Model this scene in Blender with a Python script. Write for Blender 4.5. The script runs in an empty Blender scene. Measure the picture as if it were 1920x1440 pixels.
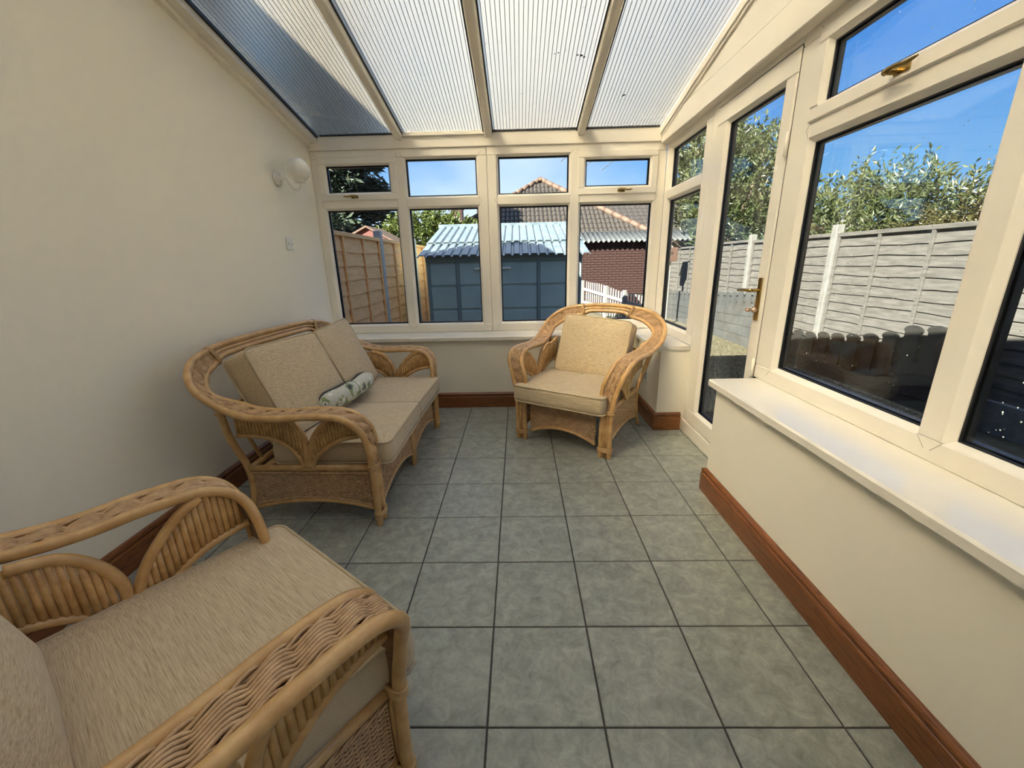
import bpy, bmesh, math, random
from mathutils import Vector, Matrix
random.seed(7)
SC = bpy.context.scene
COL = SC.collection

# ------------------------------------------------------------------ camera
cam_d = bpy.data.cameras.new('camera'); cam = bpy.data.objects.new('camera', cam_d); COL.objects.link(cam)
cam_d.sensor_fit = 'HORIZONTAL'; cam_d.sensor_width = 36; cam_d.lens = 765.68 * 36 / 1920
cam_d.clip_start = 0.02; cam_d.clip_end = 400
yaw, pit, rol = 0.0207878, -0.2898977, 0.0225234
R = Matrix.Rotation(yaw, 3, 'Z') @ Matrix.Rotation(pit, 3, 'X') @ Matrix.Rotation(rol, 3, 'Y')
rt, fw, up = R.col[0], R.col[1], R.col[2]
M = Matrix(((rt.x, up.x, -fw.x), (rt.y, up.y, -fw.y), (rt.z, up.z, -fw.z)))
cam.matrix_world = Matrix.Translation((0.1098, -1.4966, 1.2626)) @ M.to_4x4()
SC.camera = cam

# ------------------------------------------------------------------ light and exposure
SUN_DIR = Vector((-.63, -.55, .555)).normalized()      # towards the sun: behind the camera, to the left
sd = bpy.data.lights.new('sun', 'SUN'); sd.energy = 9.0; sd.angle = .009; sd.color = (1, .92, .78)
sun = bpy.data.objects.new('sun', sd); COL.objects.link(sun); sun.location = (-8, -8, 9)
sun.rotation_euler = SUN_DIR.to_track_quat('Z', 'Y').to_euler()
SC.view_settings.view_transform = 'Standard'; SC.view_settings.look = 'None'
SC.view_settings.gamma = 1; SC.view_settings.use_curve_mapping = False
SC.view_settings.exposure = 2.22
SC.cycles.diffuse_bounces = 5; SC.cycles.glossy_bounces = 2; SC.cycles.transmission_bounces = 4; SC.cycles.max_bounces = 7; SC.cycles.transparent_max_bounces = 14; SC.cycles.adaptive_threshold = .05

W = bpy.data.worlds.new('sky'); SC.world = W; W.use_nodes = True
wn = W.node_tree; wn.nodes.clear()
def wnode(t, **k):
    n = wn.nodes.new(t)
    for a, b in k.items(): setattr(n, a, b)
    return n
wo = wnode('ShaderNodeOutputWorld'); wb = wnode('ShaderNodeBackground'); wn.links.new(wb.outputs[0], wo.inputs[0])
wtc = wnode('ShaderNodeTexCoord'); wsep = wnode('ShaderNodeSeparateXYZ'); wn.links.new(wtc.outputs['Generated'], wsep.inputs[0])
wr = wnode('ShaderNodeValToRGB'); wn.links.new(wsep.outputs['Z'], wr.inputs[0])
els = wr.color_ramp.elements
els[0].position = 0.0; els[0].color = (.155, .20, .25, 1)
els[1].position = .75; els[1].color = (.008, .036, .15, 1)
e = els.new(.12); e.color = (.062, .135, .24, 1)
e = els.new(.32); e.color = (.018, .075, .21, 1)
# thin bright cloud, in patches all round the sky
wmap = wnode('ShaderNodeMapping'); wmap.inputs['Scale'].default_value = (1.0, 1.0, 2.2); wmap.inputs['Location'].default_value = (7.7, 3.1, .9)
wn.links.new(wtc.outputs['Generated'], wmap.inputs[0])
wns = wnode('ShaderNodeTexNoise'); wns.inputs['Scale'].default_value = 1.25; wns.inputs['Detail'].default_value = 6; wns.inputs['Roughness'].default_value = .5
wn.links.new(wmap.outputs[0], wns.inputs[0])
wcr = wnode('ShaderNodeValToRGB'); wn.links.new(wns.outputs[0], wcr.inputs[0])
wcr.color_ramp.elements[0].position = .42; wcr.color_ramp.elements[0].color = (0, 0, 0, 1)
wcr.color_ramp.elements[1].position = .66; wcr.color_ramp.elements[1].color = (1, 1, 1, 1)
wmx = wnode('ShaderNodeMixRGB'); wn.links.new(wcr.outputs[0], wmx.inputs[0]); wn.links.new(wr.outputs[0], wmx.inputs[1])
wmx.inputs[2].default_value = (.225, .25, .275, 1)
wn.links.new(wmx.outputs[0], wb.inputs[0]); wb.inputs[1].default_value = 1.0

# ------------------------------------------------------------------ materials
MATS = {}
def mat(name, col, rough=.5, var=None, scale=8, metal=0, spec=.5, stretch=None, bump=0, bscale=60, detail=4, coat=0, contrast=(.35, .65)):
    if name in MATS: return MATS[name]
    m = bpy.data.materials.new(name); m.use_nodes = True; nt = m.node_tree
    b = nt.nodes['Principled BSDF']
    b.inputs['Base Color'].default_value = (*col, 1); b.inputs['Roughness'].default_value = rough
    b.inputs['Metallic'].default_value = metal; b.inputs['Specular IOR Level'].default_value = spec
    b.inputs['Coat Weight'].default_value = coat; b.inputs['Coat Roughness'].default_value = .15
    tc = nt.nodes.new('ShaderNodeTexCoord'); mp = nt.nodes.new('ShaderNodeMapping')
    nt.links.new(tc.outputs['Object'], mp.inputs[0])
    if stretch: mp.inputs['Scale'].default_value = stretch
    if var:
        n = nt.nodes.new('ShaderNodeTexNoise'); n.inputs['Scale'].default_value = scale; n.inputs['Detail'].default_value = detail
        nt.links.new(mp.outputs[0], n.inputs[0])
        r = nt.nodes.new('ShaderNodeValToRGB'); nt.links.new(n.outputs[0], r.inputs[0])
        r.color_ramp.elements[0].position = contrast[0]; r.color_ramp.elements[1].position = contrast[1]
        r.color_ramp.elements[0].color = (*col, 1); r.color_ramp.elements[1].color = (*var, 1)
        nt.links.new(r.outputs[0], b.inputs['Base Color'])
    if bump:
        n2 = nt.nodes.new('ShaderNodeTexNoise'); n2.inputs['Scale'].default_value = bscale; n2.inputs['Detail'].default_value = 3
        nt.links.new(mp.outputs[0], n2.inputs[0])
        bp = nt.nodes.new('ShaderNodeBump'); bp.inputs['Strength'].default_value = bump; bp.inputs['Distance'].default_value = .01
        nt.links.new(n2.outputs[0], bp.inputs['Height']); nt.links.new(bp.outputs[0], b.inputs['Normal'])
    MATS[name] = m; return m

PLASTER = mat('cream_plaster', (.89, .84, .71), .75, (.91, .86, .73), 1.6, bump=.06, bscale=45)
PVC = mat('white_upvc', (.88, .83, .73), .32, (.86, .80, .69), 3)
SILLM = mat('sill_white', (.83, .79, .70), .16, (.80, .75, .65), 5, spec=.6)
BLACK = mat('black_gasket', (.012, .012, .014), .45)
RATTAN = mat('honey_rattan', (.60, .38, .16), .33, (.48, .275, .10), 22, stretch=(1, 1, 1), bump=.08, bscale=30, coat=.25)
RATPALE = mat('pale_reed', (.63, .40, .17), .4, (.46, .26, .09), 30, bump=.05)
WICKER = mat('woven_wicker', (.56, .37, .20), .55, (.42, .26, .13), 45, bump=.1)
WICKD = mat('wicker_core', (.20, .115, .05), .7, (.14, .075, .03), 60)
BIND = mat('cane_binding', (.55, .36, .17), .45, (.42, .25, .10), 60)
BRASS = mat('brass', (.42, .29, .09), .25, (.30, .20, .06), 30, metal=1)
WHITEP = mat('white_plastic', (.78, .75, .69), .3)
ENAMEL = mat('white_enamel', (.80, .77, .70), .25)
OPAL = mat('opal_glass', (.82, .80, .74), .18, spec=.6)
CONC = mat('concrete', (.10, .10, .094), .85, (.14, .137, .128), 14, bump=.4, bscale=80)
CONCL = mat('concrete_lifted_for_shade', (.36, .36, .35), .85, (.45, .45, .43), 14, bump=.4, bscale=80)  # same concrete, colour lightened for the left posts because they stand in shade
FENCEB = mat('brown_larch', (.78, .41, .165), .8, (.88, .51, .235), 4, stretch=(1, 1, 6), bump=.3, bscale=40)
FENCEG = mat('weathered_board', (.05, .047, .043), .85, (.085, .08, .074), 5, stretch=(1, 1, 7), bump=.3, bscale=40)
SHADOWB = mat('cast_shadow_board', (.006, .0056, .0048), .7, (.016, .015, .0125), 6, stretch=(1, 1, 5), bump=.3)  # near-black colour stands in for shadow cast on the right fence
SHEDG = mat('teal_shed', (.28, .37, .36), .5, (.34, .44, .43), 3)
SHEDR = mat('blue_grey_sheet', (.085, .115, .14), .25, (.13, .16, .185), 7, spec=.8)
BRICK = mat('red_brick', (.017, .0045, .0035), .85, (.030, .009, .007), 9, bump=.4, bscale=90)  # brick colour darkened in place of shade falling on the garage
MORTAR = mat('mortar', (.018, .015, .014), .9)
RTILE = mat('brown_rooftile', (.024, .020, .018), .5, (.046, .039, .034), 12, bump=.2)
RTILE2 = mat('red_ridge_tile', (.075, .042, .03), .75, (.10, .062, .045), 8)
ASB = mat('grey_corrugated', (.026, .03, .034), .6, (.05, .055, .06), 9)
WPAINT = mat('white_paint', (.20, .20, .195), .5)
BARK = mat('bark', (.12, .085, .055), .9, (.19, .14, .10), 15, bump=.5)
SOIL = mat('garden_ground', (.06, .048, .028), .95, (.09, .076, .046), 5, bump=.5, bscale=60)
GRASS = mat('grass', (.042, .048, .016), .7, (.08, .072, .03), 9)
DECK = mat('deck', (.11, .10, .085), .8, (.17, .155, .13), 6, stretch=(1, 8, 1))
PALEWALL = mat('pale_render', (.28, .25, .21), .85, (.32, .29, .25), 3)

def leafmat(name, a, b, sc=1.2, sub=.25):
    m = bpy.data.materials.new(name); m.use_nodes = True; nt = m.node_tree
    bs = nt.nodes['Principled BSDF']; bs.inputs['Roughness'].default_value = .45
    tc = nt.nodes.new('ShaderNodeTexCoord'); n = nt.nodes.new('ShaderNodeTexNoise'); n.inputs['Scale'].default_value = sc; n.inputs['Detail'].default_value = 8; n.inputs['Roughness'].default_value = .8
    nt.links.new(tc.outputs['Object'], n.inputs[0])
    r = nt.nodes.new('ShaderNodeValToRGB'); nt.links.new(n.outputs[0], r.inputs[0])
    r.color_ramp.elements[0].position = .36; r.color_ramp.elements[1].position = .64
    r.color_ramp.elements[0].color = (*a, 1); r.color_ramp.elements[1].color = (*b, 1)
    nt.links.new(r.outputs[0], bs.inputs['Base Color'])
    tl = nt.nodes.new('ShaderNodeBsdfTranslucent'); nt.links.new(r.outputs[0], tl.inputs[0])
    mx = nt.nodes.new('ShaderNodeMixShader'); mx.inputs[0].default_value = sub
    nt.links.new(bs.outputs[0], mx.inputs[1]); nt.links.new(tl.outputs[0], mx.inputs[2])
    nt.links.new(mx.outputs[0], nt.nodes['Material Output'].inputs[0]); return m
LEAF1 = leafmat('shrub_leaf', (.022, .035, .010), (.070, .080, .028))
LEAF2 = leafmat('olive_leaf', (.028, .028, .007), (.068, .058, .016))
LEAF3 = leafmat('hedge_leaf', (.04, .062, .011), (.10, .125, .028))
LEAF4 = leafmat('conifer_needle', (.012, .022, .014), (.035, .05, .03), sub=.08)
LEAF5 = leafmat('dry_leaf', (.055, .04, .023), (.085, .068, .04))
LEAF6 = leafmat('dark_leaf', (.012, .024, .008), (.040, .056, .018))

def glassmat():
    m = bpy.data.materials.new('window_glass'); m.use_nodes = True; nt = m.node_tree; nt.nodes.clear()
    o = nt.nodes.new('ShaderNodeOutputMaterial'); t = nt.nodes.new('ShaderNodeBsdfTransparent'); g = nt.nodes.new('ShaderNodeBsdfGlossy')
    t.inputs[0].default_value = (.965, .98, .975, 1); g.inputs['Roughness'].default_value = .0; g.inputs[0].default_value = (1, 1, 1, 1)
    f = nt.nodes.new('ShaderNodeFresnel'); f.inputs[0].default_value = 1.45
    mu = nt.nodes.new('ShaderNodeMath'); mu.operation = 'MULTIPLY'; mu.inputs[1].default_value = .09
    nt.links.new(f.outputs[0], mu.inputs[0])
    x = nt.nodes.new('ShaderNodeMixShader'); nt.links.new(mu.outputs[0], x.inputs[0]); nt.links.new(t.outputs[0], x.inputs[1]); nt.links.new(g.outputs[0], x.inputs[2])
    nt.links.new(x.outputs[0], o.inputs[0]); return m
GLASS = glassmat()

def polymat(name, tl, wt, wr=0.0, dirt=True):
    # wt: share scattered evenly, wr: share scattered forward (fluted sheet), the rest clear
    m = bpy.data.materials.new(name); m.use_nodes = True; nt = m.node_tree; nt.nodes.clear()
    o = nt.nodes.new('ShaderNodeOutputMaterial'); t = nt.nodes.new('ShaderNodeBsdfTransparent'); t.inputs[0].default_value = (.90, .90, .88, 1)
    a = nt.nodes.new('ShaderNodeBsdfTranslucent'); a.inputs[0].default_value = (*tl, 1)
    rr = nt.nodes.new('ShaderNodeBsdfRefraction'); rr.inputs['Color'].default_value = (*tl, 1); rr.inputs['Roughness'].default_value = .74; rr.inputs['IOR'].default_value = 1.12
    d = nt.nodes.new('ShaderNodeBsdfDiffuse'); d.inputs[0].default_value = (.5, .5, .48, 1)
    g = nt.nodes.new('ShaderNodeBsdfGlossy'); g.inputs['Roughness'].default_value = .18; g.inputs[0].default_value = (.9, .9, .9, 1)
    x0 = nt.nodes.new('ShaderNodeMixShader'); x0.inputs[0].default_value = wr / max(1e-6, wt + wr); nt.links.new(a.outputs[0], x0.inputs[1]); nt.links.new(rr.outputs[0], x0.inputs[2])
    x1 = nt.nodes.new('ShaderNodeMixShader'); x1.inputs[0].default_value = wt + wr; nt.links.new(t.outputs[0], x1.inputs[1]); nt.links.new((x0 if wr > 0 else a).outputs[0], x1.inputs[2])
    if wt + wr >= .999: x1 = x0          # no clear share: the sheet hides the sun's disc
    x2 = nt.nodes.new('ShaderNodeMixShader'); x2.inputs[0].default_value = .05; nt.links.new(x1.outputs[0], x2.inputs[1]); nt.links.new(g.outputs[0], x2.inputs[2])
    last = x2
    if dirt:
        tc = nt.nodes.new('ShaderNodeTexCoord'); n = nt.nodes.new('ShaderNodeTexNoise'); n.inputs['Scale'].default_value = 26; n.inputs['Detail'].default_value = 3
        nt.links.new(tc.outputs['Object'], n.inputs[0]); r = nt.nodes.new('ShaderNodeValToRGB'); nt.links.new(n.outputs[0], r.inputs[0])
        r.color_ramp.elements[0].position = .70; r.color_ramp.elements[1].position = .78
        r.color_ramp.elements[0].color = (0, 0, 0, 1); r.color_ramp.elements[1].color = (.6, .6, .6, 1)
        x3 = nt.nodes.new('ShaderNodeMixShader'); nt.links.new(r.outputs[0], x3.inputs[0]); nt.links.new(x2.outputs[0], x3.inputs[1]); nt.links.new(d.outputs[0], x3.inputs[2]); last = x3
    nt.links.new(last.outputs[0], o.inputs[0]); return m
POLYT = polymat('polycarbonate_top', (.97, .91, .77), .10, .90)
POLYB = polymat('polycarbonate_clear', (.9, .9, .9), .06, 0, False)
POLYR = polymat('polycarbonate_rib', (.80, .77, .70), .22, 0, False)
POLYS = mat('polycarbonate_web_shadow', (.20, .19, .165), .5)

def tilemat():
    m = bpy.data.materials.new('slate_floor_tile'); m.use_nodes = True; nt = m.node_tree; b = nt.nodes['Principled BSDF']
    tc = nt.nodes.new('ShaderNodeTexCoord'); oi = nt.nodes.new('ShaderNodeObjectInfo')
    ad = nt.nodes.new('ShaderNodeVectorMath'); ad.operation = 'MULTIPLY_ADD'; ad.inputs[1].default_value = (1, 1, 1)
    cb = nt.nodes.new('ShaderNodeVectorMath'); cb.operation = 'SCALE'; cb.inputs[0].default_value = (7, 13, 3)
    nt.links.new(oi.outputs['Random'], cb.inputs['Scale']); nt.links.new(tc.outputs['Object'], ad.inputs[0]); nt.links.new(cb.outputs[0], ad.inputs[2])
    n = nt.nodes.new('ShaderNodeTexNoise'); n.inputs['Scale'].default_value = 17; n.inputs['Detail'].default_value = 9; n.inputs['Roughness'].default_value = .78; n.inputs['Distortion'].default_value = .5
    nt.links.new(ad.outputs[0], n.inputs[0])
    r = nt.nodes.new('ShaderNodeValToRGB'); nt.links.new(n.outputs[0], r.inputs[0])
    r.color_ramp.elements[0].position = .30; r.color_ramp.elements[0].color = (.16, .168, .146, 1)
    r.color_ramp.elements[1].position = .72; r.color_ramp.elements[1].color = (.42, .425, .365, 1)
    e = r.color_ramp.elements.new(.5); e.color = (.275, .285, .245, 1)
    nt.links.new(r.outputs[0], b.inputs['Base Color']); b.inputs['Roughness'].default_value = .38; b.inputs['Specular IOR Level'].default_value = .45
    bp = nt.nodes.new('ShaderNodeBump'); bp.inputs['Strength'].default_value = .12; bp.inputs['Distance'].default_value = .004
    nt.links.new(n.outputs[0], bp.inputs['Height']); nt.links.new(bp.outputs[0], b.inputs['Normal']); return m
TILE = tilemat()
GROUT = mat('grout', (.045, .04, .035), .9)

def woodmat(name, axis):
    m = bpy.data.materials.new(name); m.use_nodes = True; nt = m.node_tree; b = nt.nodes['Principled BSDF']
    tc = nt.nodes.new('ShaderNodeTexCoord'); mp = nt.nodes.new('ShaderNodeMapping'); nt.links.new(tc.outputs['Object'], mp.inputs[0])
    s = [14, 14, 14]; s[axis] = .8; mp.inputs['Scale'].default_value = s
    n = nt.nodes.new('ShaderNodeTexNoise'); n.inputs['Scale'].default_value = 1.6; n.inputs['Detail'].default_value = 5; n.inputs['Distortion'].default_value = 2.0
    nt.links.new(mp.outputs[0], n.inputs[0])
    w = nt.nodes.new('ShaderNodeMath'); w.operation = 'SINE'; k = nt.nodes.new('ShaderNodeMath'); k.operation = 'MULTIPLY'; k.inputs[1].default_value = 42
    nt.links.new(n.outputs[0], k.inputs[0]); nt.links.new(k.outputs[0], w.inputs[0])
    r = nt.nodes.new('ShaderNodeValToRGB'); nt.links.new(w.outputs[0], r.inputs[0])
    r.color_ramp.elements[0].position = .0; r.color_ramp.elements[0].color = (.215, .078, .022, 1)
    r.color_ramp.elements[1].position = 1.0; r.color_ramp.elements[1].color = (.115, .036, .011, 1)
    e = r.color_ramp.elements.new(.7); e.color = (.19, .066, .019, 1)
    nt.links.new(r.outputs[0], b.inputs['Base Color']); b.inputs['Roughness'].default_value = .3
    return m
WOODY, WOODX = woodmat('pine_skirting_y', 1), woodmat('pine_skirting_x', 0)

def fabricmat(name, c0, c1, c2, st=(9, 90, 90), sc=2.2):
    m = bpy.data.materials.new(name); m.use_nodes = True; nt = m.node_tree; b = nt.nodes['Principled BSDF']
    tc = nt.nodes.new('ShaderNodeTexCoord'); mp = nt.nodes.new('ShaderNodeMapping'); nt.links.new(tc.outputs['Object'], mp.inputs[0]); mp.inputs['Scale'].default_value = st
    n = nt.nodes.new('ShaderNodeTexNoise'); n.inputs['Scale'].default_value = sc; n.inputs['Detail'].default_value = 5; n.inputs['Roughness'].default_value = .6
    nt.links.new(mp.outputs[0], n.inputs[0])
    r = nt.nodes.new('ShaderNodeValToRGB'); nt.links.new(n.outputs[0], r.inputs[0])
    r.color_ramp.elements[0].position = .33; r.color_ramp.elements[0].color = (*c0, 1)
    r.color_ramp.elements[1].position = .68; r.color_ramp.elements[1].color = (*c2, 1)
    e = r.color_ramp.elements.new(.5); e.color = (*c1, 1)
    nt.links.new(r.outputs[0], b.inputs['Base Color']); b.inputs['Roughness'].default_value = .9; b.inputs['Specular IOR Level'].default_value = .15
    b.inputs['Sheen Weight'].default_value = .2
    bp = nt.nodes.new('ShaderNodeBump'); bp.inputs['Strength'].default_value = .3; bp.inputs['Distance'].default_value = .003
    nt.links.new(n.outputs[0], bp.inputs['Height']); nt.links.new(bp.outputs[0], b.inputs['Normal']); return m
FAB = fabricmat('beige_chenille', (.36, .28, .175), (.52, .42, .28), (.64, .535, .375), (4, 120, 120), 4.4)
FABV = fabricmat('beige_chenille_back', (.36, .28, .17), (.53, .425, .275), (.65, .54, .375), (9, 90, 90), 3.6)
PIPE = mat('cushion_piping', (.50, .40, .26), .85, (.44, .35, .22), 60)

def printmat():
    m = bpy.data.materials.new('printed_bolster_fabric'); m.use_nodes = True; nt = m.node_tree; b = nt.nodes['Principled BSDF']
    L = nt.links
    tc = nt.nodes.new('ShaderNodeTexCoord'); mp = nt.nodes.new('ShaderNodeMapping'); L.new(tc.outputs['Object'], mp.inputs[0]); mp.inputs['Scale'].default_value = (1, 1, 1)
    def ramp(src, stops):
        r = nt.nodes.new('ShaderNodeValToRGB'); r.color_ramp.interpolation = 'CONSTANT'; L.new(src, r.inputs[0])
        r.color_ramp.elements[0].position = stops[0][0]; r.color_ramp.elements[0].color = (*stops[0][1], 1)
        r.color_ramp.elements[1].position = stops[1][0]; r.color_ramp.elements[1].color = (*stops[1][1], 1)
        for p, c in stops[2:]:
            e = r.color_ramp.elements.new(p); e.color = (*c, 1)
        return r
    n = nt.nodes.new('ShaderNodeTexNoise'); n.inputs['Scale'].default_value = 15; n.inputs['Detail'].default_value = 1; L.new(mp.outputs[0], n.inputs[0])
    base = ramp(n.outputs[0], [(0, (.06, .065, .05)), (.36, (.20, .21, .19)), (.42, (.25, .32, .13)), (.465, (.55, .55, .47))])
    v = nt.nodes.new('ShaderNodeTexVoronoi'); v.inputs['Scale'].default_value = 21; v.inputs['Randomness'].default_value = .7; L.new(mp.outputs[0], v.inputs[0])
    white = ramp(v.outputs['Distance'], [(0, (1, 1, 1)), (.30, (0, 0, 0))])
    dark = ramp(v.outputs['Distance'], [(0, (1, 1, 1)), (.12, (0, 0, 0))])
    m1 = nt.nodes.new('ShaderNodeMixRGB'); L.new(white.outputs[0], m1.inputs[0]); L.new(base.outputs[0], m1.inputs[1]); m1.inputs[2].default_value = (.72, .71, .66, 1)
    m2 = nt.nodes.new('ShaderNodeMixRGB'); L.new(dark.outputs[0], m2.inputs[0]); L.new(m1.outputs[0], m2.inputs[1]); m2.inputs[2].default_value = (.02, .02, .02, 1)
    L.new(m2.outputs[0], b.inputs['Base Color']); b.inputs['Roughness'].default_value = .85; return m
PRINT = printmat()
CHAR = mat('charcoal_fabric', (.045, .042, .04), .9, (.06, .055, .05), 40)

# ------------------------------------------------------------------ mesh helpers
def catmull(P, n=8, closed=False):
    P = [Vector(p) for p in P]; out = []; N = len(P)
    for i in range(N if closed else N - 1):
        if closed: a, b, c, d = P[i - 1], P[i], P[(i + 1) % N], P[(i + 2) % N]
        else: a, b, c, d = P[max(i - 1, 0)], P[i], P[i + 1], P[min(i + 2, N - 1)]
        for k in range(n):
            t = k / n
            out.append(.5 * ((2 * b) + (c - a) * t + (2 * a - 5 * b + 4 * c - d) * t * t + (3 * b - a - 3 * c + d) * t ** 3))
    if not closed: out.append(P[-1].copy())
    return out
def resample(P, step):
    P = [Vector(p) for p in P]; L = [0]
    for a, b in zip(P, P[1:]): L.append(L[-1] + (b - a).length)
    n = max(2, int(round(L[-1] / step)) + 1); out = []; j = 0
    for i in range(n):
        s = L[-1] * i / (n - 1)
        while j < len(P) - 2 and L[j + 1] < s: j += 1
        d = L[j + 1] - L[j]; t = (s - L[j]) / d if d > 1e-9 else 0
        out.append(P[j].lerp(P[j + 1], min(1, max(0, t))))
    return out

class MB:
    def __init__(s): s.v = []; s.f = []; s.m = []
    def add(s, vs, fs, mi=0):
        o = len(s.v); s.v += [tuple(x) for x in vs]; s.f += [tuple(i + o for i in f) for f in fs]; s.m += [mi] * len(fs); return s
    def box(s, a, b, mi=0):
        (x0, y0, z0), (x1, y1, z1) = [tuple(min(p, q) for p, q in zip(a, b)), tuple(max(p, q) for p, q in zip(a, b))]
        return s.add([(x0, y0, z0), (x1, y0, z0), (x1, y1, z0), (x0, y1, z0), (x0, y0, z1), (x1, y0, z1), (x1, y1, z1), (x0, y1, z1)],
                     [(0, 3, 2, 1), (4, 5, 6, 7), (0, 1, 5, 4), (1, 2, 6, 5), (2, 3, 7, 6), (3, 0, 4, 7)], mi)
    def rbox(s, a, b, r=.003, mi=0):
        # box with bevelled edges
        bm = bmesh.new(); bmesh.ops.create_cube(bm, size=1)
        c = (Vector(a) + Vector(b)) / 2; d = Vector(b) - Vector(a)
        for v in bm.verts: v.co = Vector((v.co.x * abs(d.x), v.co.y * abs(d.y), v.co.z * abs(d.z))) + c
        bmesh.ops.bevel(bm, geom=list(bm.edges), offset=r, segments=1, affect='EDGES', profile=.5)
        bm.verts.index_update()
        s.add([v.co.copy() for v in bm.verts], [[v.index for v in f.verts] for f in bm.faces], mi); bm.free(); return s
    def tube(s, P, r, n=8, closed=False, caps=True, mi=0):
        P = [Vector(p) for p in P]; N = len(P); rs = r if isinstance(r, (list, tuple)) else [r] * N
        T = []
        for i in range(N):
            if closed: t = P[(i + 1) % N] - P[i - 1]
            else: t = P[min(i + 1, N - 1)] - P[max(i - 1, 0)]
            T.append(t.normalized() if t.length > 1e-9 else Vector((0, 0, 1)))
        ref = Vector((0, 0, 1)) if abs(T[0].z) < .9 else Vector((1, 0, 0))
        nrm = (ref - T[0] * ref.dot(T[0])).normalized(); vs = []
        for i in range(N):
            nrm = nrm - T[i] * nrm.dot(T[i])
            nrm = nrm.normalized() if nrm.length > 1e-6 else T[i].orthogonal().normalized()
            bn = T[i].cross(nrm)
            for k in range(n):
                a = 2 * math.pi * k / n
                vs.append(P[i] + (nrm * math.cos(a) + bn * math.sin(a)) * rs[i])
        fs = []
        for i in range(N if closed else N - 1):
            j = (i + 1) % N
            for k in range(n):
                k2 = (k + 1) % n; fs.append((i * n + k, i * n + k2, j * n + k2, j * n + k))
        if caps and not closed:
            fs.append(tuple(range(n - 1, -1, -1))); fs.append(tuple((N - 1) * n + k for k in range(n)))
        return s.add(vs, fs, mi)
    def extrude(s, prof, dirv, org, ax, ay, mi=0):
        # profile points (a,b) -> org + a*ax + b*ay, extruded by dirv
        org, ax, ay, dirv = Vector(org), Vector(ax), Vector(ay), Vector(dirv); n = len(prof)
        vs = [org + ax * a + ay * b for a, b in prof]; vs += [v + dirv for v in vs]
        fs = [(i, (i + 1) % n, (i + 1) % n + n, i + n) for i in range(n)] + [tuple(range(n - 1, -1, -1)), tuple(range(n, 2 * n))]
        return s.add(vs, fs, mi)
    def lathe(s, prof, org=(0, 0, 0), axis='z', n=20, mi=0):
        vs = []; o = Vector(org)
        for r, h in prof:
            for k in range(n):
                a = 2 * math.pi * k / n; c, d = r * math.cos(a), r * math.sin(a)
                vs.append(o + Vector({'z': (c, d, h), 'x': (h, c, d), 'y': (d, h, c)}[axis]))
        fs = []
        for i in range(len(prof) - 1):
            for k in range(n): fs.append((i * n + k, i * n + (k + 1) % n, (i + 1) * n + (k + 1) % n, (i + 1) * n + k))
        fs.append(tuple(range(n - 1, -1, -1))); fs.append(tuple((len(prof) - 1) * n + k for k in range(n)))
        return s.add(vs, fs, mi)
    def mesh(s, name, mats, smooth=False, fix=True):
        me = bpy.data.meshes.new(name); me.from_pydata(s.v, [], s.f)
        for m in (mats if isinstance(mats, (list, tuple)) else [mats]): me.materials.append(m)
        if any(s.m): me.polygons.foreach_set('material_index', s.m)
        if fix:
            bm = bmesh.new(); bm.from_mesh(me); bmesh.ops.recalc_face_normals(bm, faces=bm.faces); bm.to_mesh(me); bm.free()
        if smooth:
            me.polygons.foreach_set('use_smooth', [True] * len(me.polygons))
        me.update(); return me
    def build(s, name, mats, parent=None, smooth=False, fix=True, **tags):
        return put(name, s.mesh(name, mats, smooth, fix), parent, **tags)
def put(name, data, parent=None, loc=None, rot=None, **tags):
    o = bpy.data.objects.new(name, data); COL.objects.link(o)
    if parent: o.parent = parent
    if loc: o.location = loc
    if rot: o.rotation_euler = rot
    for k, v in tags.items():
        if v is not None: o[k] = v
    return o
def thing(name, label, cat, loc=(0, 0, 0), rotz=0, group=None):
    return put(name, None, None, loc, (0, 0, rotz), label=label, category=cat, group=group)
def struct(name, loc=(0, 0, 0), label=None): return put(name, None, None, loc, None, kind='structure', label=label)
def kids(o): return [c for c in bpy.data.objects if c.parent == o]
def copy_tree(o, parent=None, **tags):
    c = o.copy(); COL.objects.link(c)
    if parent: c.parent = parent
    for k, v in tags.items(): c[k] = v
    for ch in kids(o): copy_tree(ch, c)
    return c

# ------------------------------------------------------------------ room dimensions (metres)
XL, XR, YB, YF = -1.615, 1.349, 2.28, -2.6      # left wall, right frame face, back frame face, wall behind the camera
DX, DY = 1.145, 2.03                            # inner faces of the dwarf walls
SILL = .652
Y_END, Y_PIER = .572, 1.45                      # door opening in the right dwarf wall
GND = -.22
S_ = .21
def rz(y): return 2.30 + S_ * (2.2 - y)

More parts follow.
